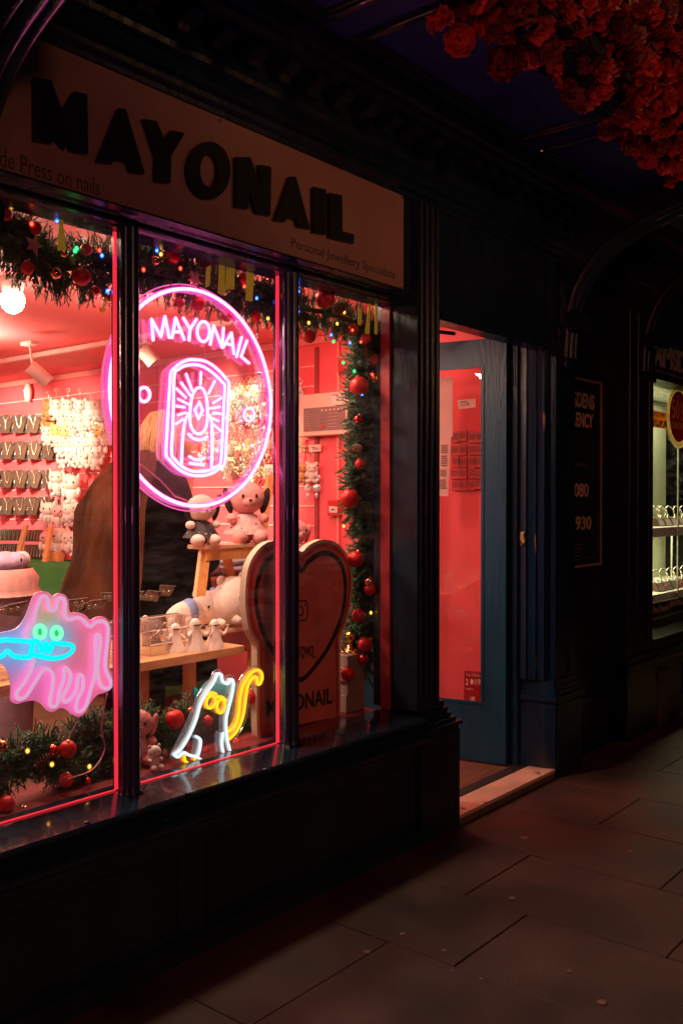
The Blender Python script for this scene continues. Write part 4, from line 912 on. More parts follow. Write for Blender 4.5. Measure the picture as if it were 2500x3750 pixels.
cr=[(190,[400,465,560,660,745,815,868],'in the top hanging row'),(285,[400,520,590,655,730,790,860,905],'in the second hanging row'),(395,[395,470,540,610,690,760,830,895],'in the third hanging row'),(500,[500,560,610,670,725,785,840],'in the fourth hanging row'),(580,[520,590,650,700,745,790],'in the lowest hanging row')]
for y,xs,wh in cr:
    for x in xs:
        vi=random.choice([0,0,1,1,1,2,3,4]) if y<450 else random.choice([0,1,1])
        if (y,x)==(395,540): vi=3
        p=KE(x,y+random.uniform(-8,8),X=WX-.16-random.random()*.06); charm(vi,p,R(-50)+random.uniform(-.3,.3),random.uniform(1.15,1.5),wh,'plush charms hanging on the pink wall left of the first mullion')
for x,y,s in ((470,780,1.7),(590,825,1.9),(560,790,1.2)):
    charm(1,KE(x,y,X=WX-.14),R(-50),s,'in the pair below the hanging rows','plush charms hanging on the pink wall left of the first mullion')
for x,y,vi,s in ((400,1040,1,1.7),(490,1060,5,1.6),(575,1045,1,1.5),(640,1035,1,1.5)): charm(vi,KE(x,y,X=WX-.16),R(-50),s,'in the row beside the bottom busts','plush toys beside the necklace busts')
for x,y,vi,s in ((395,1275,5,1.7),(495,1262,1,2.0),(570,1280,0,1.6),(625,1275,1,1.6)): charm(vi,KE(x,y,X=4.3),R(-50),s,'sitting above the red display box','plush toys above the green counter')
# key ring charms (metal) beyond the neon oval
GOLD=mat('gold_glitter',(.85,.58,.30),.3,.75,var=.5,scale=90,em=(1,.55,.25),es=.10); SILV=mat('silver_glitter',(.8,.7,.62),.25,.7,var=.5,scale=90,em=(1,.8,.65),es=.12); REDG=mat('red_bead',(.6,.08,.06),.3)
def keyring(mt,mt2,k):
    t=thing('key_ring_charm','x','key ring charm',(0,0,0)); m=MB()
    m.tube([(.011*math.cos(a),0,.055+.011*math.sin(a)) for a in [i*.628 for i in range(10)]],.0018,n=4,closed=True); m.tube([(0,0,.044),(0,0,.02)],.0016,n=4); m.build('ring',mt,t)
    m=MB(); rnd=random.Random(k)
    if k%3==0:
        for i in range(9): m.ball((rnd.uniform(-.018,.018),rnd.uniform(-.01,.01),rnd.uniform(-.045,.015)),rnd.uniform(.005,.010),6,5)
    elif k%3==1: m.ball((0,0,-.002),(.020,.008,.020),10,8); m.ball((0,-.004,-.04),(.008,.006,.014),8,6); m.tube([(0,0,-.02),(0,0,-.03)],.0015,n=4)
    else:
        for s in range(5): m.tube([(-.014+.007*s,0,.018),(-.016+.008*s,0,-.03-.008*(s%3))],.0022,n=4)
        m.poly([(-.016,-.003,.012),(.016,-.003,.012),(.016,-.003,.026),(-.016,-.003,.026)],(0,.003,0))
    m.build('charm',mt2,t); return t
KR=[('gold beaded',keyring(GOLD,GOLD,0)),('silver disc',keyring(SILV,SILV,1)),('gold tassel',keyring(GOLD,GOLD,2)),('silver beaded',keyring(SILV,SILV,3)),('white disc',keyring(SILV,WHITE,4)),('red beaded',keyring(GOLD,REDG,6)),('cream tassel',keyring(GOLD,WHITE,5))]
uk=set(); KC_={}
def kring(vi,p,s,where,group):
    nm_,src=KR[vi]; k=(nm_,where); KC_[k]=KC_.get(k,0)+1; lb='%s key ring, %s %s from the left'%(nm_,where,ORD[min(KC_[k]-1,19)])
    rz=R(-50)+random.uniform(-.4,.4)
    if vi not in uk: uk.add(vi); src.location=p; src.rotation_euler=(0,0,rz); src.scale=(s,)*3; src['label']=lb; src['group']=group; return
    inst(src,p,(0,0,rz),s,lb,group)
krows=[(425,range(460,860,34),'in the top rack row behind the neon',1.35),(520,range(455,800,36),'in the second rack row behind the neon',1.3),(620,range(450,880,32),'in the third rack row behind the neon',1.5),(730,range(430,880,32),'in the fourth rack row behind the neon',1.7),(1050,range(130,900,36),'in the fifth rack row behind the neon',1.5),(1140,range(120,820,36),'in the sixth rack row behind the neon',1.5),(1245,range(420,880,42),'in the seventh rack row behind the neon',1.6),(1345,range(380,900,42),'in the eighth rack row behind the neon',1.6),(1430,range(620,920,40),'in the lowest rack row behind the neon',1.4)]
random.seed(5)
for y,xs,wh,s in krows:
    for x in xs: kring(random.choice([0,0,1,2,2,3,4,6,5]),KH(x+random.uniform(-6,6),y+random.uniform(-14,14)-x*.02,X=WX-.05-random.random()*.08),s*random.uniform(.85,1.15),wh,'key ring charms on the wall rack behind the round neon')
# cards and charms between mullion and fire panel
for x,y,vi,wh in ((1275,1300,4,'below the fire panel'),(1385,1300,0,'below the fire panel')): charm(vi,KH(x,y,X=WX-.05),R(-50),1.0,wh,'charms hanging below the fire panel')
for x,y,v in ((1215,1300,0),(1230,1420,0),(1340,1400,3),(1450,1400,3),(1340,1520,4),(1440,1520,1),(1240,1010,2),(1230,1100,2),(1270,1060,0),(1225,400,0),(1255,430,3),(1215,620,0),(1225,760,2)): kring(v,KH(x,y,X=WX-.05),1.3,'around the fire panel','charms hanging around the fire panel')
# ================================================================ FIRE PANEL
fp=thing('fire_alarm_panel','beige fire alarm control panel mounted on the pink wall','alarm panel',KA(400,1330,X=WX-.04))
xw=WX-.075
def WP(x,y,X=xw,kk=KA): return kk(x,y,X=X)
A=WP(212,1002);B=WP(625,962);C_=WP(622,1322);D=WP(212,1338)
zt=(A.z+B.z)/2; zb=(C_.z+D.z)/2
bx=MB().box(xw,WX-.001,B.y,A.y,zb,zt,b=.006).build('casing',mat('panel_beige',(.82,.62,.48),.5,var=.05),fp)
A=WP(252,1112,xw-.001);B=WP(592,1080,xw-.001);D=WP(252,1302,xw-.001)
MB().box(xw-.003,xw+.001,B.y,A.y,D.z,A.z-.0).build('control_face',mat('panel_grey_brown',(.24,.15,.12),.4,var=.08),fp)
m=MB(); cols=[]
def pbox(x,y,w,h,mt): 
    p=WP(x,y,xw-.004); mt.box(xw-.005,xw-.003,p.y-w,p.y,p.z-h,p.z)
lt=MB(); rd=MB(); bk=MB(); tx=MB()
for i in range(6): pbox(395+i*33,1120-i*3,.012,.010,lt)
for j in range(7): pbox(262,1140+j*19,.035,.0022,tx); 
for j in range(5): pbox(450,1150+j*28,.07,.002,tx)
for j in range(3):
    for i in range(2): pbox(390+i*22,1168+j*30,.007,.005,bk)
p=WP(405,1258,xw-.004); rd.cyl((xw-.012,p.y,p.z),(xw-.003,p.y,p.z),.012,n=14); pbox(262,1272,.01,.012,rd)
lt.build('label_window',mat('panel_label',(.8,.65,.55),.6),fp); rd.build('red_key_switch',mat('signal_red',(.65,.02,.02),.4),fp); bk.build('button',BLACK,fp); tx.build('printed_legend',mat('panel_print',(.6,.42,.35),.6),fp)
m=MB(); p=WP(480,1000,xw-.001); q=WP(592,1070,xw-.001); m.box(xw-.0015,xw+.0005,q.y,p.y,q.z,p.z-.004); m.build('service_label',mat('service_label',(.85,.72,.62),.6),fp)
m=MB(); p=WP(482,1004,xw-.003); text(m,'ULTRA',(xw-.003,p.y,p.z-.004),(0,-.055,0),(0,0,.010),.0006); m.build('service_label_print',INK,fp)
# white price card, call point, box
pc=thing('price_card','white handwritten Keychain price card below the fire panel','price card',KA(345,1460,X=WX-.05)); a=WP(296,1410,WX-.03); b=WP(393,1462,WX-.03); MB().box(WX-.032,WX-.030,b.y,a.y,b.z,a.z).build('card',mat('note_paper'),pc)
m=MB(); text(m,'Keychains',(WX-.0325,a.y-.012,a.z-.022),(0,-(a.y-b.y)*.45,0),(0,0,.011),.0005); text(m,'£8 or 2 for £14',(WX-.0325,a.y-.03,b.z+.010),(0,-(a.y-b.y)*.6,0),(0,0,.017),.0005); m.build('handwriting',INK,pc)
cp=thing('call_point','red fire alarm call point with white press panel on the wall','call point',KA(490,1990,X=WX-.04)); a=WP(444,1862,WX-.045); b=WP(532,1992,WX-.045); MB().box(WX-.045,WX-.001,b.y,a.y,b.z,a.z,b=.005).build('casing',mat('call_point_red',(.62,.03,.03),.35),cp)
a=WP(458,1912,WX-.047); b=WP(524,1965,WX-.047); MB().box(WX-.0475,WX-.044,b.y,a.y,b.z,a.z).build('press_panel',mat('press_white',(.8,.68,.6),.4),cp)
m=MB(); text(m,'→●←',(WX-.0478,a.y-.008,(a.z+b.z)/2-.008),(0,-(a.y-b.y)+.016,0),(0,0,.014),.0005); m.build('arrow_symbols',INK,cp)
bb=thing('sounder_box','red alarm sounder box high on the pink wall behind the garland','alarm sounder',KA(575,800,X=WX-.04)); a=WP(526,678,WX-.05); b=WP(640,800,WX-.05); MB().box(WX-.05,WX-.001,b.y,a.y,b.z,a.z,b=.006).build('casing',mat('sounder_red',(.5,.04,.035),.4),bb)
# extinguisher-like conduit: pink conduit beside the panel
m=MB(); m.cyl((WX-.015,KA(545,900,X=WX).y,.6),(WX-.015,KA(545,900,X=WX).y,2.46),.009,n=8); m.build('conduit',PINKT,label='pink painted conduit running down the wall behind the fire panel',cat='conduit')
# plush hamper at the left
hm=thing('fabric_hamper','lilac fabric hamper with a pink frilled rim full of soft toys','hamper',(2.62,2.1,FLZ))
hc=Vector((2.60,2.10,0)); hz=1.00
LIL=mat('lilac_towelling',(.36,.22,.26),.95,var=.15,scale=20,bump=.6,bscale=120)
m=MB(); m.loft([((hc.x,hc.y,FLZ),.19,.19,0),((hc.x,hc.y,.4),.21,.21,0),((hc.x,hc.y,.78),.215,.215,0),((hc.x,hc.y,.80),.205,.205,0),((hc.x,hc.y,.82),.218,.218,0),((hc.x,hc.y,hz),.215,.215,0)],n=36,nz=.03); m.build('drum',LIL,hm)
m=MB(); m.loft([((hc.x,hc.y,hz+.10),.20,.20,0),((hc.x,hc.y,hz+.05),.235,.235,0),((hc.x,hc.y,hz-.0),.225,.225,0),((hc.x,hc.y,hz-.035),.245,.245,0)],n=60,cap=False,fold=.05,nf=24); m.build('frill',mat('pink_ruffle',(.80,.42,.36),.8,bump=.2),hm)
for k in range(3):
    a=-.9+k*.22; m=MB(); bx_,by=hc.x+.235*math.cos(a),hc.y+.235*math.sin(a); m.strip(catmull([(bx_,by,hz-.02),(bx_+.012,by-.01,hz-.08),(bx_+.02,by-.015,hz-.16+.03*k)],4),.022,(.5,-.85,0),th=.002); m.build('ribbon',mat('pink_ruffle'),hm)
for k,(dx,dy,mm,lb) in enumerate(((-.10,-.02,WHF,'white cushion like plush heaped left in the lilac hamper'),(.03,-.06,fur('lilac_plush',(.55,.42,.55)),'lilac plush lying on the lilac hamper'),(.12,.05,WHF,'cream plush with a dark eye at the right of the hamper'),(-.05,.08,BLUEF,'blue plush poking up from the lilac hamper'))):
    t=thing('plush_toy',lb,'plush toy',(hc.x+dx,hc.y+dy,hz+.08)); MB().ball((hc.x+dx,hc.y+dy,hz+.125+.02*(k==3)),(.10,.09,.055),16,10,bump=.2).build('body',mm,t)
    h=MB().ball((hc.x+dx+.05,hc.y+dy-.05,hz+.14),(.05,.045,.042),12,8,bump=.1).build('head',mm,t); MB().ball((hc.x+dx+.045,hc.y+dy-.094,hz+.145),(.006,.004,.011),6,5).build('eye',EYE,h)
# ================================================================ PERSON
PX,PY=3.03,1.50
SKIN=mat('skin',(.62,.36,.27),.5,var=.06); 
per=thing('person','person with long blonde hair in a dark brown coat leaning over the table','person',(PX,PY,FLZ))
def skinned(name,V_,E_,Rr,m,parent):
    me=bpy.data.meshes.new(name); me.from_pydata([Vector(v) for v in V_],E_,[]); o=bpy.data.objects.new(name,me); COL.objects.link(o)
    o.modifiers.new('s','SKIN'); 
    for i,r in enumerate(Rr): me.skin_vertices[0].data[i].radius=(r if hasattr(r,'__len__') else (r,r))
    me.skin_vertices[0].data[0].use_root=True
    sb=o.modifiers.new('u','SUBSURF'); sb.levels=2; sb.render_levels=2
    dg=bpy.context.evaluated_depsgraph_get(); nm=bpy.data.meshes.new_from_object(o.evaluated_get(dg)); bpy.data.objects.remove(o)
    mb=MB(); mb.add([v.co.copy() for v in nm.vertices],[list(p.vertices) for p in nm.polygons],True); return mb.build(name,m,parent)
def PW(x,y,z): return (PX+x,PY+y,FLZ+z)
# skeleton: pelvis root, leaning forward (+X) to look at the stock
V_=[PW(0,0,.98),PW(.03,0,1.15),PW(.08,0,1.35),PW(.13,0,1.50),PW(.17,0,1.58),PW(.20,-.01,1.66),PW(.21,-.01,1.78),
 PW(.12,-.17,1.46),PW(.14,-.24,1.22),PW(.32,-.22,1.08),PW(.40,-.20,1.05),PW(.12,.17,1.46),PW(.18,.24,1.22),PW(.34,.20,1.08),PW(.42,.18,1.05),
 PW(0,-.10,.92),PW(.02,-.11,.52),PW(-.01,-.12,.10),PW(.12,-.13,.035),PW(0,.10,.92),PW(.03,.11,.52),PW(.02,.12,.10),PW(.14,.13,.035)]
E_=[(0,1),(1,2),(2,3),(3,4),(4,5),(5,6),(3,7),(7,8),(8,9),(9,10),(3,11),(11,12),(12,13),(13,14),(0,15),(15,16),(16,17),(17,18),(0,19),(19,20),(20,21),(21,22)]
Rr=[(.15,.12),(.13,.10),(.15,.11),(.10,.08),.055,(.075,.085),(.08,.09),.065,.045,.036,.03,.065,.045,.036,.03,.095,.06,.045,.04,.095,.06,.045,.04]
body=skinned('body',V_,E_,Rr,SKIN,per)
for s,base in ((-1,V_[10]),(1,V_[14])):
    b0=Vector(base)
    for k,(dy,l) in enumerate(((-.03,.07),(-.01,.08),(.01,.076),(.03,.06))):
        m=MB(); m.tube(catmull([b0+Vector((.02,dy,0)),b0+Vector((.02+l*.6,dy*1.1,-.012)),b0+Vector((.02+l,dy*1.1,-.045))],4),.0085,n=7,rfn=lambda u:1-.3*u); m.build('finger',SKIN,body)
    m=MB(); m.tube([b0+Vector((.0,-.03,0)),b0+Vector((.04,-.055,-.01)),b0+Vector((.06,-.05,-.03))],.01,n=7); m.build('thumb',SKIN,body)
hc_=Vector(PW(.21,-.01,1.74))
m=MB(); m.ball(hc_+Vector((.095,0,-.02)),(.018,.014,.022),8,6); m.build('nose',SKIN,body)
COAT_SHADE=mat('coat_shaded_black',(.004,.003,.0035),.95,spec=.03,var=.3,scale=12,bump=.4,bscale=90,wear=((.12,.07,.06),90,.80)); COAT_LIT=mat('coat_lit_brown',(.062,.019,.008),.95,spec=.03,var=.6,scale=7,bump=.5,bscale=45,stretch=(1,1,.4)); TRS=mat('black_trousers',(.008,.008,.010),.8); BOOT=mat('black_boots',(.01,.01,.01),.4)
def rings(L): return [(PW(*c),rx,ry,rot) for c,rx,ry,rot in L]
# dim side of the one brown coat, its shade put into black
MB().loft(rings([((.13,0,1.63),.09,.10,0),((.12,0,1.57),.13,.19,0),((.10,0,1.50),.17,.245,0),((.09,-.01,1.35),.23,.28,0),((.09,-.03,1.15),.27,.30,0),((.09,-.05,.95),.29,.31,0),((.09,-.05,.72),.30,.32,0),((.09,-.05,.50),.31,.33,0)]),n=48,nz=.06,fold=.05,nf=7).build('coat',COAT_SHADE,per)
# lit side of the same coat, the light put into its brown
m=MB(); ang0,ang1=R(100),R(238)
L=[((.12,.0,1.665),.09,.11),((.11,0,1.625),.14,.18),((.08,0,1.55),.19,.25),((.04,0,1.46),.225,.285),((.01,0,1.36),.245,.295),((.0,-.01,1.22),.26,.30),((-.02,-.02,1.05),.28,.31),((-.05,-.03,.88),.325,.335),((-.07,-.04,.76),.35,.35)]
_c=catmull([l[0] for l in L],3); _r=catmull([(l[1],l[2],0) for l in L],3); L=[(tuple(a),b.x,b.y) for a,b in zip(_c,_r)]
vs=[];n=60
for k,(c,rx,ry) in enumerate(L):
    c=Vector(PW(*c)); t=k/(len(L)-1)
    for i in range(n+1):
        a=ang0+(ang1-ang0)*i/n; f=1+.10*(t**.7)*abs(math.sin(a*6.5+k*.15))+.12*noise.noise(Vector((a*3,k*.17,0)))+.06*noise.noise(Vector((a*9,k*.3,3)))
        vs.append(c+Vector((rx*f*math.cos(a),ry*f*math.sin(a),.05*t*math.sin(a*1.5))))
fs=[(k*(n+1)+i,k*(n+1)+i+1,(k+1)*(n+1)+i+1,(k+1)*(n+1)+i) for k in range(len(L)-1) for i in range(n)]
m.add(vs,fs,True); jk=m.build('lit_shell',COAT_LIT,per)
m=MB(); m.tube([v+Vector((0,0,0)) for v in vs[-(n+1):]],.006,n=5); m.tube([v+Vector((0,0,.0)) for v in vs[-(n+1)*2:-(n+1)]],.004,n=5); m.build('hem',mat('coat_lit_hem',(.14,.04,.018),.8),jk)
for s in (-1,1):
    a,b,c=[Vector(PW(*q)) for q in ((.11,s*.17,1.46),(.14+.02*(s>0),s*.27,1.20),(.31,s*.24,1.08))]
    m=MB(); m.tube(catmull([a,b,c],6),.085,n=14,rfn=lambda u:1-.25*u+.05*math.sin(u*20)); m.build('sleeve',COAT_SHADE if s<0 else COAT_LIT,per)
for s in (-1,1):
    m=MB(); m.tube([PW(0,s*.10,.95),PW(.02,s*.115,.52),PW(0,s*.12,.12)],.095,n=14,rfn=lambda u:1-.2*u); m.build('trouser_leg',TRS,per)
    m=MB(); m.ball(PW(.05,s*.125,.045),(.14,.05,.05),14,8).cyl(PW(-.0,s*.12,.04),PW(0,s*.12,.20),.06,n=14); m.build('boot',BOOT,per)
SCARF=mat('magenta_scarf',(.75,.06,.18),.85,bump=.4)
m=MB(); m.loft(rings([((.17,-.02,1.62),.09,.10,0),((.16,-.02,1.56),.13,.14,0),((.14,-.02,1.50),.15,.18,0)]),n=30,nz=.12); m.build('scarf',SCARF,per)
# hair: cap plus many strands falling to the shoulders
HAIR=mat('blonde_hair',(.62,.36,.13),.45,var=.35,scale=30,stretch=(14,14,1))
m=MB(); m.ball(hc_+Vector((-.012,0,.02)),(.112,.100,.125),20,14,bump=.08); hr=m.build('hair',HAIR,per)
m=MB(); rnd=random.Random(2)
for i in range(420):
    a=rnd.uniform(R(60),R(300)); el=rnd.uniform(.1,1.1)
    p=hc_+Vector((.115*math.cos(a)*math.cos(el)-.012,.105*math.sin(a)*math.cos(el),.02+.128*math.sin(el)))
    o=Vector((math.cos(a),math.sin(a),0)); L_=rnd.uniform(.26,.44)
    q=[p,p+o*.03+Vector((0,0,-.06)),p+o*(.05+rnd.random()*.02)+Vector((rnd.uniform(-.01,.02),0,-L_*.5)),p+o*(.03+rnd.random()*.03)+Vector((rnd.uniform(-.02,.05),rnd.uniform(-.02,.02),-L_))]
    m.tube(catmull(q,3),.0034,n=4,rfn=lambda u:1-.7*u)
m.build('hair_strands',HAIR,hr)
# ================================================================ GARLANDS
NEED=mat('fir_needles',(.05,.19,.085),.5,var=.45,scale=25); NEED2=mat('fir_needles_olive',(.13,.17,.055),.5,var=.45,scale=25); TWIG=mat('brown_twig',(.10,.05,.03),.8)
def garland(name,label,path,rad,n,Ys=1.0,flat=.55,seed=1,down=.25):
    t=thing(name,label,'garland',path[0]); rnd=random.Random(seed); P=catmull(path,8); N=len(P)
    a=MB(); b=MB(); tw=MB(); tw.tube(P,.010,n=6)
    for i in range(n):
        u=rnd.random()*(N-1); k=int(u); p=P[k].lerp(P[min(k+1,N-1)],u-k); tan=(P[min(k+1,N-1)]-P[k]).normalized()
        r=rad(u/(N-1)); th=rnd.uniform(0,2*math.pi)
        e1=Vector((0,1,0)); e2=tan.cross(e1).normalized()
        d=(e2*math.cos(th)+e1*math.sin(th)*flat); d=(d+tan*rnd.uniform(-.7,.7)+Vector((0,0,-down*rnd.random()))).normalized()
        L_=r*rnd.uniform(.35,1.0); s0=p+d*L_*rnd.uniform(0,.25); s1=p+Vector((d.x,d.y*flat,d.z))*L_
        if s1.y<.016: s1.y=.016+rnd.random()*.01
        if s0.y<.02: s0.y=.02
        ax=(s1-s0); 
        if ax.length<.02: continue
        tw.tube([s0,s1],.0016,n=3); ax_n=ax.normalized(); w0=ax_n.orthogonal().normalized(); w1=ax_n.cross(w0); tgt=b if rnd.random()<.22 else a
        cnt=int(14+ax.length*260)
        for j in range(cnt):
            f=(j+rnd.random())/cnt; c=s0+ax*(.15+.85*f); an=rnd.uniform(0,2*math.pi); nd=((w0*math.cos(an)+w1*math.sin(an))+ax_n*rnd.uniform(.5,1.1)).normalized(); ln=rnd.uniform(.016,.030)*(1.1-.5*f)
            sd=nd.cross(ax_n).normalized()*.0017; e=c+nd*ln
            if e.y<.008: e.y=.008
            tgt.add([c-sd,c+sd,e],[(0,1,2)])
    a.build('needles',NEED,t); b.build('olive_needles',NEED2,t); tw.build('twigs',TWIG,t); return t
GY=.14
top=[KD(-200,120,Y=GY),KD(0,330,Y=GY),KD(200,480,Y=GY),KD(420,600,Y=GY),KD(700,640,Y=GY),KD(900,640,Y=GY),KD(1150,620,Y=GY),K5(400,260,Y=GY),K5(650,370,Y=GY),K5(900,420,Y=GY),K5(1150,520,Y=GY),K5(1330,560,Y=GY),KA(200,280,Y=GY),KA(450,330,Y=GY),KA(700,420,Y=GY),KA(850,520,Y=GY)]
garland('fir_garland','fir garland with red baubles draped along the top of all three windows',top,lambda u:.135 if u<.45 else (.155 if u<.7 else .125),2300,seed=4,down=.5)
KX=lambda x,y:KA(x,y,Y=.16)
side=[KX(790,470),KX(740,700),KX(730,900),KX(740,1100),KX(720,1300),KX(730,1500),KX(700,1700),KX(720,1900),KX(740,2050),K9(980,330,Y=.18),K9(930,520,Y=.18),K9(960,650,Y=.18),K9(920,850,Y=.18),K9(900,1000,Y=.18),K9(890,1130,Y=.18)]
garland('fir_garland','hanging fir garland falling down the right side of the corner window',side,lambda u:.145+.02*math.sin(u*40),2300,seed=9,down=.3)
KL=K(0,2600,1.2544)
bot=[KL(-60,330,Y=.16),KL(40,260,Y=.16),KL(150,200,Y=.17),KL(260,220,Y=.17),KL(350,290,Y=.17),KL(430,300,Y=.17),KL(520,220,Y=.17)]
garland('fir_garland','fir garland lying along the floor of the left window',bot,lambda u:.11,800,seed=12,down=.15)
bot1=[KL(330,120,Y=.2),KL(430,80,Y=.2),KL(520,120,Y=.2)]
garland('fir_garland','short upper spray of fir beside the first mullion low down',bot1,lambda u:.085,220,seed=13)
bot2=[K8(100,1150,Y=.22),K8(250,1250,Y=.22),K8(420,1320,Y=.22),K8(600,1120,Y=.24),K8(760,1200,Y=.25),K8(900,1300,Y=.25),K8(1100,1150,Y=.25),K8(1180,1250,Y=.25)]
garland('fir_garland','fir garland lying behind the ghost cat neon in the middle window',bot2,lambda u:.10,700,seed=15,down=.2)
# baubles
def bproto(m1):
    t=thing('bauble','x','bauble',(0,0,0)); MB().ball((0,0,0),1,24,16).build('ball',m1,t); MB().cyl((0,0,.95),(0,0,1.16),.2,n=10).build('cap',mat('bauble_cap_gold',(.7,.5,.2),.3,.9),t); return t
BM={'matte':('matte red bauble',bproto(mat('matte_red_bauble',(.62,.012,.010),.42,.25,var=.06))),'shiny':('shiny red bauble',bproto(mat('shiny_red_bauble',(.75,.05,.035),.07,1,var=.05))),'gold':('shiny copper gold bauble',bproto(mat('shiny_gold_bauble',(.85,.42,.20),.08,1,var=.05)))}
ub=set(); BC={}
def bauble(kind,p,r,where,group):
    nm_,src=BM[kind]; sz='large' if r>.029 else ('small' if r<.019 else 'medium'); k=(nm_,sz,where); BC[k]=BC.get(k,0)+1
    lb='%s %s %s, %s one counted'%(sz,nm_,where,ORD[BC[k]-1])
    if kind not in ub: ub.add(kind); o=src; o.location=p; o.scale=(r,)*3; o['label']=lb; o['group']=group
    else: o=inst(src,p,(0,0,0),r,lb,group)
    o.rotation_euler=(random.uniform(-.3,.3),random.uniform(-.3,.3),0)
def bl_(kk,Y,where,group,lst):
    for x,y,rpx,kd in lst:
        p=kk(x,y,Y=Y); q=kk(x+rpx,y,Y=Y); bauble(kd,p,(q-p).length*.80,where,group)
g_='red baubles on the fir garlands'
bl_(KD,.055,'at the top of the left window',g_,[(50,190,58,'matte'),(295,305,55,'matte'),(228,630,58,'matte'),(460,675,50,'gold'),(708,480,52,'matte'),(672,700,78,'matte'),(525,505,42,'gold'),(790,818,40,'shiny'),(905,875,50,'gold'),(815,487,22,'shiny')])
bl_(K5,.10,'at the top of the middle window',g_,[(372,235,44,'gold'),(515,195,68,'matte'),(272,310,30,'shiny'),(570,577,40,'matte'),(725,585,58,'matte'),(965,680,50,'matte'),(1100,390,46,'matte'),(1200,695,38,'matte'),(1315,395,18,'shiny')])
bl_(KA,.08,'in the top of the corner window',g_,[(425,205,65,'matte'),(295,520,45,'matte'),(222,95,38,'gold'),(655,462,32,'matte'),(760,535,34,'matte')])
bl_(KA,.10,'down the right hand garland',g_,[(852,708,48,'matte'),(705,928,60,'matte'),(835,870,40,'gold'),(813,832,22,'shiny'),(700,1200,30,'shiny'),(865,1300,46,'gold'),(890,1195,22,'shiny'),(712,1565,34,'matte'),(902,1640,28,'shiny'),(878,1758,55,'matte'),(625,1848,62,'matte')])
bl_(K9,.11,'low on the right hand garland',g_,[(885,388,46,'matte'),(905,795,38,'matte'),(990,605,34,'matte'),(980,552,26,'gold'),(950,1000,40,'matte'),(830,1215,40,'matte'),(935,1110,32,'shiny')])
bl_(KL,.10,'on the floor of the left window',g_,[(10,165,30,'gold'),(312,180,42,'matte'),(246,184,25,'shiny'),(305,322,34,'matte'),(30,430,42,'matte'),(118,462,30,'gold'),(405,325,16,'shiny')])
bl_(K8,.16,'behind the ghost cat neon',g_,[(460,1168,80,'matte'),(600,1090,28,'gold'),(752,1180,40,'matte'),(725,1465,45,'matte'),(790,1500,40,'matte'),(1130,970,60,'matte'),(1000,1400,55,'matte'),(1175,1255,24,'shiny')])
# fairy lights
def fairy(label,kk,Y,lst,wire=True):
    t=thing('fairy_lights',label,'fairy lights',kk(lst[0][0],lst[0][1],Y=Y)); P=[kk(x,y,Y=Y) for x,y,c in lst]
    cols={'b':(.03,.12,1),'g':(.02,.9,.12),'r':(1,.05,.02),'y':(1,.45,.05)}
    m=MB(); Q=[p+Vector((0,.006,0)) for p in P]; m.tube(catmull(Q,4),.0012,n=4); m.build('wire',mat('green_wire',(.02,.05,.03),.5),t)
    for (x,y,c),p in zip(lst,P):
        m=MB(); m.ball(p,(.0046,.0046,.0055),8,6); o=m.build('bulb',glow('led_'+c,cols[c],{'y':6,'b':14}.get(c,9)),t)
        m=MB(); m.ball(p,(.009,.007,.010),10,8); m.build('bulb_halo',glow('halo_'+c,cols[c],1.1,lit_shell=.3),o)
fairy('coloured fairy lights in the fir at the top of the left window',KD,.045,[(95,125,'y'),(262,268,'r'),(470,242,'b'),(630,470,'g'),(618,490,'g'),(818,485,'r'),(838,528,'b'),(883,820,'b')])
fairy('coloured fairy lights in the fir at the top of the middle window',K5,.08,[(392,152,'b'),(425,182,'y'),(548,143,'g'),(695,155,'b'),(585,298,'r'),(283,308,'r'),(1210,542,'b'),(1302,708,'y'),(1108,446,'r')])
fairy('coloured fairy lights in the fir at the top of the corner window',KA,.07,[(208,150,'b'),(205,315,'b'),(195,375,'y'),(303,506,'g'),(292,408,'y'),(475,508,'b'),(495,562,'g'),(583,322,'y'),(525,415,'y'),(630,572,'b'),(650,468,'r'),(718,565,'r')])
fairy('coloured fairy lights hanging down the right hand garland',KA,.085,[(575,735,'g'),(665,805,'g'),(813,832,'r'),(728,995,'b'),(858,1048,'y'),(888,1195,'r')])
fairy('warm white fairy lights low in the corner window garland',K9,.10,[(800,150,'y'),(1035,462,'y'),(995,772,'y')])
fairy('amber fairy lights in the garland on the left window floor',KL,.09,[(128,188,'y'),(240,250,'y'),(412,260,'y')])
# pine cones
CONE=mat('pine_cone',(.20,.085,.04),.7,var=.4)
def cone(p,d,L_,label):
    d=Vector(d).normalized(); m=MB(); u=d.orthogonal().normalized(); w=d.cross(u)
    for i in range(60):
        f=i/60; a=i*2.4; r=L_*.32*math.sin(math.pi*(.12+.85*f)); c=Vector(p)+d*(L_*(f-.5)); o=(u*math.cos(a)+w*math.sin(a)); s=o.cross(d)*L_*.10
        m.add([c+s*.6,c-s*.6,c+o*r-s+d*L_*.03,c+o*r+s+d*L_*.03,c+o*r*.9+d*L_*.07],[(0,1,2,3),(3,2,4)])
    m.cyl(Vector(p)-d*L_*.5,Vector(p)+d*L_*.45,L_*.13,L_*.05,n=8); m.build('pine_cone',CONE,label=label,cat='pine cone',group='pine cones in the garlands')
cone(KA(900,1115,Y=.10),(1,0,-.25),.085,'long pine cone sticking out right of the hanging garland')
cone(KA(770,620,Y=.10),(.3,0,-1),.09,'pine cone high in the hanging garland below the corner')
cone(KA(680,1450,Y=.10),(-1,0,-.3),.075,'dark pine cone halfway down the hanging garland')
cone(K5(800,235,Y=.10),(1,0,.1),.09,'pine cone at the top of the middle window')
cone(KA(540,290,Y=.08),(.7,0,.3),.08,'pine cone in the top fir of the corner window')
cone(KL(195,235,Y=.12),(1,0,.5),.06,'small pine cone on the floor of the left window')
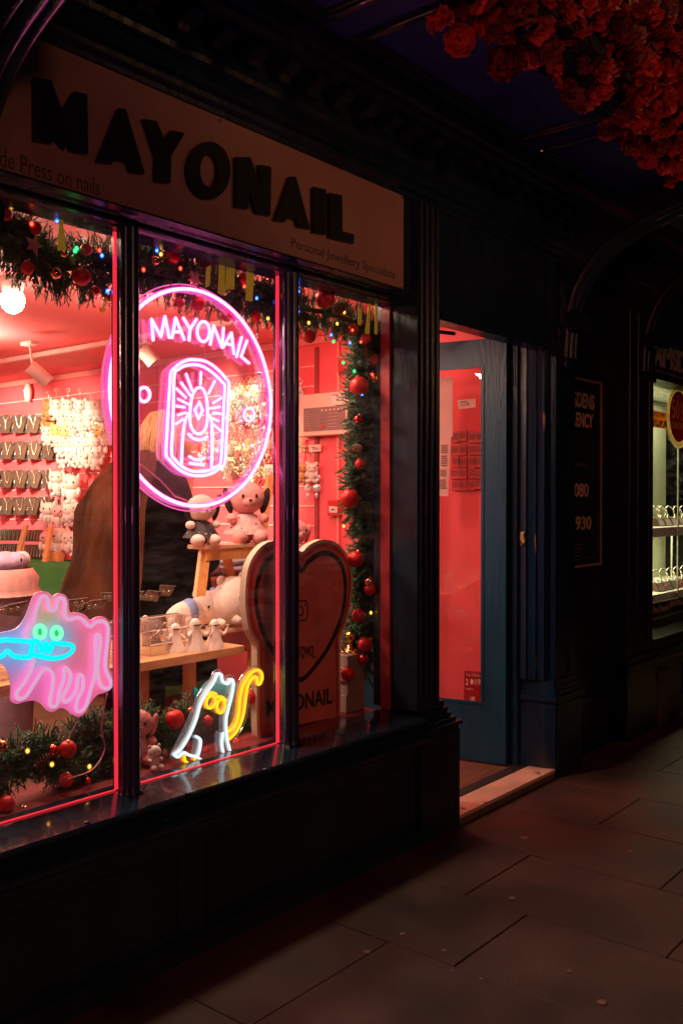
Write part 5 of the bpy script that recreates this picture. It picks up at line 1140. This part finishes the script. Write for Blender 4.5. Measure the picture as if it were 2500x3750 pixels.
# stars
def star(p,r,rot,label,mt):
    m=MB(); P=[]
    for i in range(10):
        a=rot+i*math.pi/5; q=r if i%2==0 else r*.45; P.append((p.x+q*math.sin(a),p.y,p.z+q*math.cos(a)))
    m.poly(P,(0,.004,0)); m.build('star_ornament',mt,label=label,cat='star ornament')
STM=mat('rose_star',(.75,.30,.28),.4)
star(KD(285,440,Y=.05),.030,.3,'pink star ornament in the fir of the left window',STM); star(KD(600,560,Y=.05),.016,.1,'small green yellow star in the fir of the left window',mat('green_star',(.3,.35,.05),.4)); star(K5(705,385,Y=.07),.032,.7,'pink star ornament above the neon oval',STM)
# street light reflections in the panes, built as glowing gold strips
GR=mat('gold_reflection',(.75,.48,.06),.35,.3,var=.2,scale=20,em=(1,.6,.05),es=.10,stretch=(1,1,6))
def ribbon(kk,P,Y,label,name='gold_reflection'):  # flat glowing strip, mostly standing for a street light reflection
    m=MB(); m.poly([kk(x,y,Y=Y) for x,y in P],(0,.002,0)); m.build(name,GR,label=label,cat='gold strip',group='gold strips in the fir')
ribbon(KD,[(490,180),(512,180),(545,485),(475,485)],.03,'tapering painted gold reflection in the left window fir')
ribbon(K5,[(905,240),(950,250),(950,520),(895,500)],.055,'left painted gold reflection in the middle window fir'); ribbon(K5,[(965,255),(1035,265),(1025,470),(955,470)],.057,'middle painted gold reflection in the middle window fir'); ribbon(K5,[(1130,300),(1190,300),(1175,570),(1120,560)],.053,'right painted gold reflection in the middle window fir'); ribbon(K5,[(800,290),(835,270),(825,440),(790,455)],.059,'outer left painted gold reflection in the middle window fir')
ribbon(KA,[(785,250),(800,252),(790,500),(752,495)],.03,'tapering painted gold reflection in the corner window fir'); ribbon(KA,[(835,238),(857,240),(855,505),(832,500)],.03,'straight painted gold reflection at the end of the corner window fir'); ribbon(KA,[(700,290),(728,300),(722,430),(695,425)],.032,'short painted gold reflection in the corner window fir')
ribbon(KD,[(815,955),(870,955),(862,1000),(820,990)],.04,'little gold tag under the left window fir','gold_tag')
# white boxes and brass lamp at right bottom
BX=mat('cream_card_box',(.30,.21,.17),.7,var=.08)
pz=.546
m=K9(782,1560,Y=.14)
lv=[(.13,.085,0),(.115,.072,.01),(.12,.068,-.005),(.10,.062,.01)]
z=.547; bxl=['widest bottom white box of the stack in the corner window','second white box from the bottom of the corner stack','third white box from the bottom of the corner stack','smaller top white box under the brass base in the corner stack']
for (w,h,dx),lb in zip(lv,bxl):
    MB().box(3.095+dx-.02,3.095+dx-.02+w,.12,.26,z,z+h-.012,b=.002).build('lidded_box',BX,label=lb,cat='box',group='white boxes stacked in the corner window'); z+=h-.011
lp=thing('brass_candlestick','shiny brass candlestick base on top of the corner box stack','candlestick',(3.175,.17,z))
MB().lathe([(.0,z),(.048,z),(.048,z+.008),(.036,z+.018),(.016,z+.028),(.012,z+.045),(.022,z+.056),(.026,z+.075),(.018,z+.09),(.0,z+.092)],(3.165,.17,0),24).build('base',mat('polished_brass',(.85,.45,.14),.12,1),lp)
st_=K9(975,1000,Y=.10); m=MB(); m.box(st_.x-.03,st_.x+.03,.10,.12,st_.z-.025,st_.z+.025,b=.003); o=m.build('hanging_lantern',mat('orange_wood_tag',(.5,.2,.08),.5),label='small orange block ornament hanging low in the corner window',cat='ornament')
# ================================================================ FLOWER CANOPY EDGE
FL=[mat('silk_rose_red',(.50,.035,.028),.7,var=.3,scale=30),mat('silk_rose_orange',(.50,.20,.09),.7,var=.3,scale=30),mat('silk_rose_dusty',(.42,.21,.11),.75,var=.3,scale=30),mat('silk_rose_dark',(.16,.012,.012),.75,var=.3)]
def rose(seed,r=.034):
    m=MB(); rnd=random.Random(seed)
    for layer in range(4):
        k=5+layer; rr_=r*(.35+.22*layer)
        for i in range(k):
            a=2*math.pi*i/k+layer*.5+rnd.uniform(-.2,.2); out=Vector((math.cos(a),-.0,math.sin(a))); tang=Vector((-math.sin(a),0,math.cos(a)))
            w=rr_*.75; dep=-r*(.9-.28*layer)+rnd.uniform(-.1,.1)*r; vs=[]
            for u in range(4):
                for v in range(4):
                    uu=(u/3-.5)*2; vv=v/3
                    p=out*(rr_*(.25+.85*vv))+tang*(w*uu*(1-.25*vv*vv))+Vector((0,dep*(1-(1-vv)*.5)+r*.30*uu*uu-r*.35*vv*vv*(layer*.6)+rnd.uniform(-.34,.34)*r,0))
                    vs.append(p)
            m.add(vs,[(u*4+v,u*4+v+1,(u+1)*4+v+1,(u+1)*4+v) for u in range(3) for v in range(3)],True)
    return m
fg=thing('flower_garland','thick garland of red and orange silk flowers hanging from the canopy edge','flower garland',(3,-1.05,2.9))
rnd=random.Random(21); prot={}
for i in range(4):
    for c in range(4):
        if c==0:
            o=rose(i*7+1).build('blossom',FL[c],loc=(0,0,0)); prot[i]=o.data; bpy.data.objects.remove(o)
meshes=[]
for i in range(4):
    for c in range(4):
        me=prot[i].copy(); me.materials.clear(); me.materials.append(FL[c]); meshes.append((c,me))
cnt=0; big=MB(); mass={0:MB(),1:MB(),2:MB(),3:MB()}
def fl_surface(x,h):
    """h 0..1 up the garland face; bulging towards the street"""
    z=2.882+.02*math.sin(x*5)+h*1.05; y=-1.03-.16*math.sin(min(1,h*1.6)*math.pi*.5)-.05*noise.noise(Vector((x*3,h*6,0))); return Vector((x,y,z))
cand=[]
x=2.14
while x<5.7:
    for r_ in range(25):
        h=r_/24*1.0
        p=fl_surface(x+rnd.uniform(-.04,.04)+(.04 if r_%2 else 0),h)+Vector((0,rnd.uniform(-.04,.05),rnd.uniform(-.035,.035)))
        if h<.08: p.z+=rnd.uniform(-.05,.02); p.y+=rnd.uniform(0,.14)
        cand.append((p,h))
    x+=.050
def cpick(p,h):
    w=noise.noise(p*2.6); 
    if h<.16: return 0 if rnd.random()<.7 else 3  # lower rows mostly red, the red light there put into the colour
    return rnd.choice([1,2,2,3,0]) if w>0 else rnd.choice([2,3,3,0,1])
seen=[]
for p,h in cand:
    v=p-CAM; zc=v.dot(fw); xp=CX+F*v.dot(rt)/zc; yp=CY-F*v.dot(up)/zc; seen.append((zc if (1400<xp<2600 and -100<yp<900) else 99,p,h))
seen.sort(key=lambda t:t[0])
from mathutils import Euler
for i,(zc,p,h) in enumerate(seen):
    c=cpick(p,h); k=rnd.randrange(4); s=rnd.uniform(.85,1.55); rot=Euler((rnd.uniform(-.9,.5)-.5*(h<.2),rnd.uniform(0,6.28),rnd.uniform(-.8,.8)),'XYZ')
    if i<100:
        me=meshes[k*4+c][1]; o=bpy.data.objects.new('blossom',me); COL.objects.link(o); o.parent=fg; o.location=p-ORI[fg.name]; o.rotation_euler=rot; o.scale=(s,)*3
    else:
        src=prot[k]; M=rot.to_matrix(); mass[c].add([p+M@(v.co*s) for v in src.vertices],[list(q.vertices) for q in src.polygons],True)
for c in range(4): mass[c].build('blossom_mass',FL[c],fg,kind='stuff')
lf=MB(); LEAF=mat('dark_silk_leaf',(.03,.035,.02),.6,var=.4)
for i in range(3600):
    x=rnd.uniform(2.12,5.7); h=rnd.random(); p=fl_surface(x,h)+Vector((0,rnd.uniform(-.05,.04),0)); a=Vector((rnd.uniform(-1,1),rnd.uniform(-1,.2),rnd.uniform(-1,1))).normalized()*.05; w=a.orthogonal().normalized()*.016
    lf.add([p,p+a*.5+w,p+a,p+a*.5-w],[(0,1,2,3)])
lf.build('leaf_mass',LEAF,fg,kind='stuff')
m=MB(); m.box(2.14,5.8,-1.06,-.995,2.93,4.2); m.build('backing_frame',mat('dark_backing',(.012,.008,.008),.9),fg)
# ================================================================ NEXT DOOR
J=thing('neighbour_building','very dark timber front with a deep pier and lit jeweller window beyond','building',(6.5,-.13,0))
JP=mat('black_green_paint',(.008,.010,.010),.3,var=.3,bump=.3,bscale=28,stretch=(1,1,.25)); 
MB().box(4.735,5.86,-.005,.35,0,2.95).build('wall_panel',JP,J)
MB().box(5.42,5.855,-.13,-.006,.42,2.90).build('pier',JP,J)
m=MB(); m.box(5.40,5.87,-.155,-.006,0,.42,b=.005); m.box(5.39,5.88,-.165,-.006,.42,.46,b=.006); m.box(5.405,5.865,-.15,-.006,.46,.50,b=.006); m.build('pier_plinth',JP,J)
m=MB()
for xx in (5.47,5.60,5.78): m.cyl((xx,-.131,.55),(xx,-.131,2.6),.014,n=10)
m.build('pier_reeding',JP,J)
MB().box(4.78,5.40,-.03,-.006,0,.30,b=.004).build('skirting',JP,J)
o=bracket(5.66,.16,JP,z0=2.24,side=J)
LX0,LX1=6.12,7.9
prof2=[(.06,.40),(-.13,.40),(-.14,.43),(-.165,.45),(-.165,.47),(-.13,.50),(-.13,.56),(-.04,.60),(.06,.60)]
m=MB(); m.ext(prof2,5.881,8.2); m.build('sill',JP,J)
MB().box(5.882,8.2,-.11,.05,0,.40).build('stall_riser',JP,J)
m=MB()
for k in range(4):
    x0=6.45+k*.38
    m.box(x0,x0+.26,-.118,-.108,.12,.34,b=.003)
    for q in range(5): m.box(x0+.03+.042*q,x0+.045+.042*q,-.122,-.116,.15,.31)
m.build('vent_grille',JP,J)
m=MB(); m.box(5.885,6.06,-.16,-.10,0,.30,b=.005); m.box(5.883,6.07,-.17,-.1,.30,.36,b=.008); m.build('pilaster_foot',mat('worn_timber',(.06,.045,.03),.5,bump=.3),J)
MB().box(5.882,8.2,-.11,.05,2.235,2.90).build('fascia',mat('dark_green_fascia',(.022,.035,.022),.35),J)
MB().box(8.0,8.2,-.11,.05,.60,2.24).build('end_pier',JP,J)
MB().box(5.882,8.2,-.122,-.109,2.278,2.290).build('fascia_trim',mat('trim_tan',(.25,.15,.09),.5),J)
MB().box(5.90,8.0,-.002,.003,.60,2.235).build('glass_pane',GLASS,J)
rs=thing('neighbour_sign','pale raised letters on the dark neighbouring fascia','shop sign',(7,-.12,2.3))
a=KG(560,370,Y=-.112); b=KG(784,420,Y=-.112); 
m=MB(); hgt=.165; wl=.118
x0=dd(1498,800,Y=-.112).x-.10
text(m,'AMSDENS',(5.895,-.112,2.315),(.98,0,0),(0,0,.150),.006,bold=.03); m.build('sign_lettering',mat('sign_pale_grey',(.45,.42,.36),.5),rs)
# display case inside
CASE=mat('pale_green_backing',(.36,.37,.25),.6,var=.05); SHW=mat('white_shelf',(.80,.78,.68),.4)
MB().box(5.92,8.1,.62,.66,.55,2.4).build('display_backing',CASE,J)
MB().box(5.88,5.92,.0,.66,.55,2.4).build('display_side',CASE,J)
MB().box(5.88,8.2,.0,.66,2.30,2.34).build('display_ceiling',SHW,J)
MB().box(5.92,8.1,.06,.62,1.195,1.26,b=.002).build('display_shelf',SHW,J)
MB().box(5.92,8.1,.06,.62,.74,.795,b=.002).build('display_shelf',SHW,J)
MB().box(5.92,8.1,.03,.62,.60,.635,b=.002).build('display_base',mat('dark_base',(.03,.035,.03),.5),J)
m=MB(); p=dd(1555,1300,Y=.05); m.cyl((p.x,.05,.63),(p.x,.05,2.29),.006,n=8); p=dd(1541,1320,Y=.4); m.cyl((p.x,.4,.8),(p.x,.4,1.19),.008,n=8); m.build('shelf_post',mat('bright_post',(.8,.8,.7),.2,.6),J)
pl=thing('window_lettering','Pre-Owned JEWELLERY lettering strip along the foot of the jeweller window','sign',dd(1530,1380,Y=.01))
MB().box(5.92,7.9,.006,.010,.665,.755).build('strip',mat('dark_strip',(.012,.02,.016),.3),pl)
a=KG(567,2085,Y=.0); q=KG(683,2060,Y=.0)
m=MB(); text(m,'Pre-Owned',(a.x,.004,.682),(q.x-a.x,0,0),(0,0,.055),.0015,shear=.3); q2=KG(688,2060,Y=0); q3=KG(784,2040,Y=0)
text(m,'JEWELLERY',(q2.x,.004,.690),((q3.x-q2.x)*1.75,0,0),(0,0,.050),.0015,bold=.03); m.build('lettering',mat('gold_grey_letter',(.55,.48,.32),.5),pl)
rd_=thing('sale_sticker','round red and gold 50% DIAMONDS sticker on the jeweller window','sticker',dd(1562,960,Y=-.004))
cx=KG(790,745,Y=-.004); ex=KG(667,745,Y=-.004); ry=(KG(790,520,Y=-.004)-KG(790,970,Y=-.004)).z/2; rx_=cx.x-ex.x
rx_=ry*1.0; cx.x=ex.x+rx_
def disc(m,r,y,n=48): return m.poly([(cx.x+r*math.cos(2*math.pi*i/n),y,cx.z+r*math.sin(2*math.pi*i/n)) for i in range(n)],(0,.001,0))
disc(MB(),ry,-.005).build('gold_border',clear('sticker_gold',tl=.97,tlc=(.62,.50,.26)),rd_); disc(MB(),ry*.80,-.0065).build('red_face',clear('sticker_red',tl=.97,tlc=(.42,.012,.012)),rd_)
m=MB(); text(m,'50',(cx.x-ry*.62,-.008,cx.z-.02),(ry*.62,0,0),(0,0,ry*.6),.0008); text(m,'%',(cx.x+ry*.12,-.008,cx.z+.02),(ry*.3,0,0),(0,0,ry*.38),.0008); text(m,'OFF',(cx.x+ry*.12,-.008,cx.z-.03),(ry*.3,0,0),(0,0,ry*.14),.0008); text(m,'DIAMONDS',(cx.x-ry*.62,-.008,cx.z-ry*.40),(ry*1.24,0,0),(0,0,ry*.22),.0008)
gx,gz=cx.x-ry*.14,cx.z+ry*.68; m.poly([(gx-.014,-.008,gz-.01),(gx,-.008,gz-.03),(gx+.014,-.008,gz-.01),(gx+.008,-.008,gz),(gx-.008,-.008,gz)],(0,.001,0)); m.build('lettering',mat('sticker_pink_letter',(.85,.5,.45),.5),rd_)
m=MB(); r2=random.Random(8)
for i in range(90):
    a=2*math.pi*i/90; rr2=ry*.90+r2.uniform(-.006,.006); c=Vector((cx.x+rr2*math.cos(a),-.0065,cx.z+rr2*math.sin(a))); t2=a+r2.uniform(.8,2.2); d=Vector((math.cos(t2),0,math.sin(t2)))*.011; e=Vector((-d.z,0,d.x))*.3
    m.poly([c-d,c+e,c+d,c-e],(0,-.0006,0))
m.build('leaf_wreath',mat('wreath_green',(.10,.11,.05),.6),rd_)
wr=thing('window_ribbon','orange Christmas wishes ribbon print across the jeweller glass','window print',dd(1520,960,Y=0))
z0,z1=KG(560,810,Y=-.003).z,KG(560,690,Y=-.003).z; x1=KG(665,760,Y=-.003).x
MB().box(5.92,x1,-.0055,-.0045,z0,z1).build('ribbon',clear('ribbon_orange',tl=.97,tlc=(.6,.26,.04)),wr)
m=MB(); text(m,'Christmas wishes',(6.20-.04,-.0075,z0+.075),(x1-6.20,0,0),(0,0,.045),.0006,shear=.3); m.build('script',mat('script_ink',(.08,.04,.02),.5),wr)
m=MB(); r2=random.Random(4)
for i in range(60):
    c=Vector((r2.uniform(6.11,x1-.01),-.007,z0+r2.uniform(.005,.05))); t2=r2.uniform(0,3.1); d=Vector((math.cos(t2),0,math.sin(t2)))*.018; e=Vector((-d.z,0,d.x))*.3; m.poly([c-d,c+e,c+d,c-e],(0,-.0006,0))
m.build('leaf_print',mat('leaf_print',(.20,.22,.10),.6),wr)
# watches / bangles on stands
RB=mat('cuff_metal',(.85,.8,.65),.12,1); LB_=mat('brown_block',(.14,.06,.04),.4); PL=mat('grey_pad',(.30,.28,.27),.4); RW=mat('red_bow',(.65,.02,.03),.5)
def bangle():
    t=thing('watch_stand','x','watch stand',(0,0,0)); m=MB(); m.add([(-.035,-.05,0),(.035,-.05,0),(.035,.03,0),(-.035,.03,0),(-.035,-.02,.05),(.035,-.02,.05),(.035,.03,.06),(-.035,.03,.06)],[(0,1,2,3),(4,5,6,7),(0,1,5,4),(1,2,6,5),(2,3,7,6),(3,0,4,7)]); m.build('block',LB_,t)
    m=MB(); m.hexa((-.024,-.049,.004),(.024,-.049,.004),(.024,-.022,.046),(-.024,-.022,.046),(0,-.003,.0015)); m.build('pad',PL,t)
    m=MB(); m.tube([(.043*math.cos(a),.0+.012*math.sin(a),.085+.043*math.sin(a)) for a in [i*2*math.pi/24 for i in range(24)]],.0045,n=8,closed=True); m.build('bangle',RB,t)
    return t
b0=bangle(); first=True
def put(kk,x,y,Z,lb,s=1.15,bow=False):
    global first
    p=kk(x,y,Z=Z); p=Vector((max(6.0,p.x),min(max(p.y,.12),.5),Z)); gr='watch stands in the jeweller window'
    if first: first=False; o=b0; o.location=p; o.scale=(s,)*3; o.rotation_euler=(0,0,-.3); o['label']=lb; o['group']=gr
    else: inst(b0,p,(0,0,-.3),s,lb,gr)
    if bow: MB().ball(p+Vector((.0,-.075,.035)),(.022,.01,.014),8,6,bump=.6).build('red_bow',RW,label='red bow on the %s'%lb,cat='bow')
for i,(x,nm2) in enumerate(((590,'leftmost'),(640,'second'),(690,'third'),(745,'fourth'),(790,'last'))): 
    q=KG(x,1500,Y=.22); put(lambda a,b,Z,q=q:Vector((q.x,.22,Z)),0,0,1.26,'%s watch stand in the front row of the upper jeweller shelf'%nm2)
for i,(x,nm2) in enumerate(((580,'left'),(625,'right'))):
    q=KG(x,1400,Y=.42); put(lambda a,b,Z,q=q:Vector((q.x,.42,Z)),0,0,1.262,'%s rear watch stand on the upper jeweller shelf'%nm2)
for i,(x,nm2) in enumerate(((590,'leftmost'),(645,'second'),(695,'third'),(745,'fourth'),(795,'last'))):
    q=KG(x,1930,Y=.16); put(lambda a,b,Z,q=q:Vector((q.x,.16,Z)),0,0,.797,'%s watch stand in the front row of the lower jeweller shelf'%nm2,bow=i in (0,2,3))
# exchange rate board on the dark wall
eb=thing('exchange_board','tall dark framed currency board with gold lettering on the black wall','notice board',(5.2,-.01,1.06))
YB=-.02; X1=dd(1380,1090,Y=YB).x; X0=X1-.535; Z0=1.065; Z1=2.155
MB().box(X0,X1,-.018,-.0065,Z0,Z1).build('board',mat('board_navy',(.010,.014,.020),.4),eb)
m=MB(); fr=.014
for a,b,c,d in ((X0,X1,Z0,Z0+fr),(X0,X1,Z1-fr,Z1),(X0,X0+fr,Z0+fr,Z1-fr),(X1-fr,X1,Z0+fr,Z1-fr)): m.box(a,b,-.026,-.016,c,d,b=.002)
m.build('frame',mat('tan_frame',(.42,.24,.18),.5),eb)
m=MB(); m.box(X0+.03,X1-.05,-.0215,-.0185,Z0+.045,Z0+.057); m.box(X0+.03,X1-.05,-.0215,-.0185,1.80,1.806); m.box(X1-.055,X1-.05,-.0215,-.0185,Z0+.045,1.80); m.build('blue_rule',mat('blue_rule',(.02,.05,.08),.5),eb)
m=MB(); GLT=mat('board_gold_letter',(.60,.45,.26),.5)
def bt(s,xr,yb,yt,w,bold=.03,mm=None):
    r_=KG(xr,yb,Y=YB); t_=KG(xr,yt,Y=YB); text(mm or m,s,(r_.x-w,-.0195,r_.z),(w,0,0),(0,0,t_.z-r_.z),.0015,bold=bold)

for q_ in (('RAMSDENS',146,690,582,.47),('CURRENCY',136,825,722,.45),('080',104,1315,1215,.19),('930',124,1548,1448,.21)): m=MB(); bt(*q_); m.build('gold_lettering',GLT,eb)
m=MB(); bt('Sell Rate',112,1105,1065,.20,0,m); 
for k in range(4):
    q_=KG(40,1660+26*k,Y=YB); m.box(q_.x-.10,q_.x+.06-.015*k,-.0205,-.0185,q_.z,q_.z+.006)
m.build('dim_lettering',mat('dim_board_letter',(.10,.10,.10),.6),eb)
MB().cyl((dd(1466,1414,Y=-.13).x,-.133,dd(1466,1414,Y=-.13).z),(dd(1466,1414,Y=-.13).x,-.128,dd(1466,1414,Y=-.13).z),.010,n=12).build('brass_cap',mat('dull_metal',(.2,.18,.15),.4,.8),J)
# ================================================================ LIGHT
w=bpy.data.worlds.new('World'); sc.world=w; w.use_nodes=True; nt=w.node_tree; bg=nt.nodes['Background']; sk=nt.nodes.new('ShaderNodeTexSky'); sk.sky_type='NISHITA'; sk.sun_disc=False; sk.sun_elevation=R(-4); sk.sun_rotation=R(200)
nt.links.new(sk.outputs[0],bg.inputs[0]); bg.inputs[1].default_value=.05
def area(name,loc,tgt,w_,h_,pw,col,spread=180):
    l=bpy.data.lights.new(name,'AREA'); l.shape='RECTANGLE'; l.size=w_; l.size_y=h_; l.energy=pw; l.color=col; l.spread=R(spread); o=bpy.data.objects.new(name,l); COL.objects.link(o); o.location=loc; o.rotation_euler=(Vector(tgt)-Vector(loc)).to_track_quat('-Z','Y').to_euler(); return o
def spotl(name,loc,tgt,pw,ang,col,blend=.6,r=.04):
    l=bpy.data.lights.new(name,'SPOT'); l.energy=pw; l.spot_size=R(ang); l.spot_blend=blend; l.color=col; l.shadow_soft_size=r; o=bpy.data.objects.new(name,l); COL.objects.link(o); o.location=loc; o.rotation_euler=(Vector(tgt)-Vector(loc)).to_track_quat('-Z','Y').to_euler(); return o
WC=(1,.80,.62)
for x_ in (1.7,2.75): area('window_fill',(x_,.52,2.46),(x_,.62,0),.35,.2,17,(1,.74,.55))  # added fill to brighten the table and toys, no fitting
for y in (1.9,3.7,5.6): area('room_fill',(1.8,y,2.49),(1.8,y,0),.5,.5,40,WC)  # added unseen panels that brighten the room
for y in (1.3,3.2,5.2): area('ceiling_fill',(3.0,y,2.25),(3.0,y,3),.5,.3,17,(1,.72,.55))  # added upward fill that brightens the ceiling, no fitting
spotl('track_light',(2.9,3.6,2.35),KE(640,520,X=WX),210,42,(1,.86,.62))
spotl('track_light',(2.9,4.6,2.35),KE(150,650,X=WX),360,52,(1,.82,.60))
spotl('track_light',(2.9,2.4,2.35),KH(520,1150,X=WX),300,46,(1,.86,.60))
area('room_fill',(4.0,.9,2.49),(4.0,.9,0),.3,.3,12,(1,.42,.32))  # added reddish fill for the doorway
area('jeweller_light',(7.0,.34,1.19),(7.0,.34,0),1.9,.15,12,(1,.96,.58))
area('jeweller_light',(7.0,.35,2.28),(7.0,.3,0),1.9,.2,26,(1,.96,.58))
spotl('jeweller_spill',(7.2,-.6,2.9),(7.4,-1.1,0),45,58,(1,.62,.18),.4)
spotl('flower_warm_fill',(4.6,-6.0,2.6),(3.6,-1.1,3.3),120,36,(1,.50,.20),.7,.15)  # added warm fill aimed at the flowers
l=bpy.data.lights.new('entrance_fill','POINT'); l.energy=7; l.color=(1,.28,.2); l.shadow_soft_size=.06; o=bpy.data.objects.new('entrance_fill',l); COL.objects.link(o); o.location=(3.75,1.2,2.2)  # added reddish fill for the ceiling above the door
# street: unseen red spot shaped to the flowers alone, and distant warm lamps
spotl('flower_red_fill',(-1.6,-2.3,1.7),(3.1,-1.1,3.05),70,34,(1,.15,.08),.5,.15)
area('street_lamp',(1.0,-9.0,9.0),(3.0,0,.8),.6,.6,80,(1,.27,.13))
area('street_lamp',(-1.0,-8.5,3.4),(3.0,0,1.5),.8,.8,36,(1,.42,.24))
area('magenta_street_sign',(-3.0,-5.0,1.3),(1.6,-.1,.5),.9,.15,9,(1,.12,.55))
spotl('soffit_blue_fill',(3.2,-2.1,.25),(3.0,-.6,3.0),4.5,75,(.08,.18,1),.7)  # added blue fill that tints the soffit
sc.view_settings.view_transform='Standard'; sc.view_settings.look='None'; sc.view_settings.exposure=0
sc.cycles.use_denoising=True; sc.cycles.max_bounces=10; sc.cycles.transparent_max_bounces=24; sc.cycles.diffuse_bounces=5; sc.cycles.caustics_reflective=False; sc.cycles.caustics_refractive=False; sc.cycles.sample_clamp_indirect=6
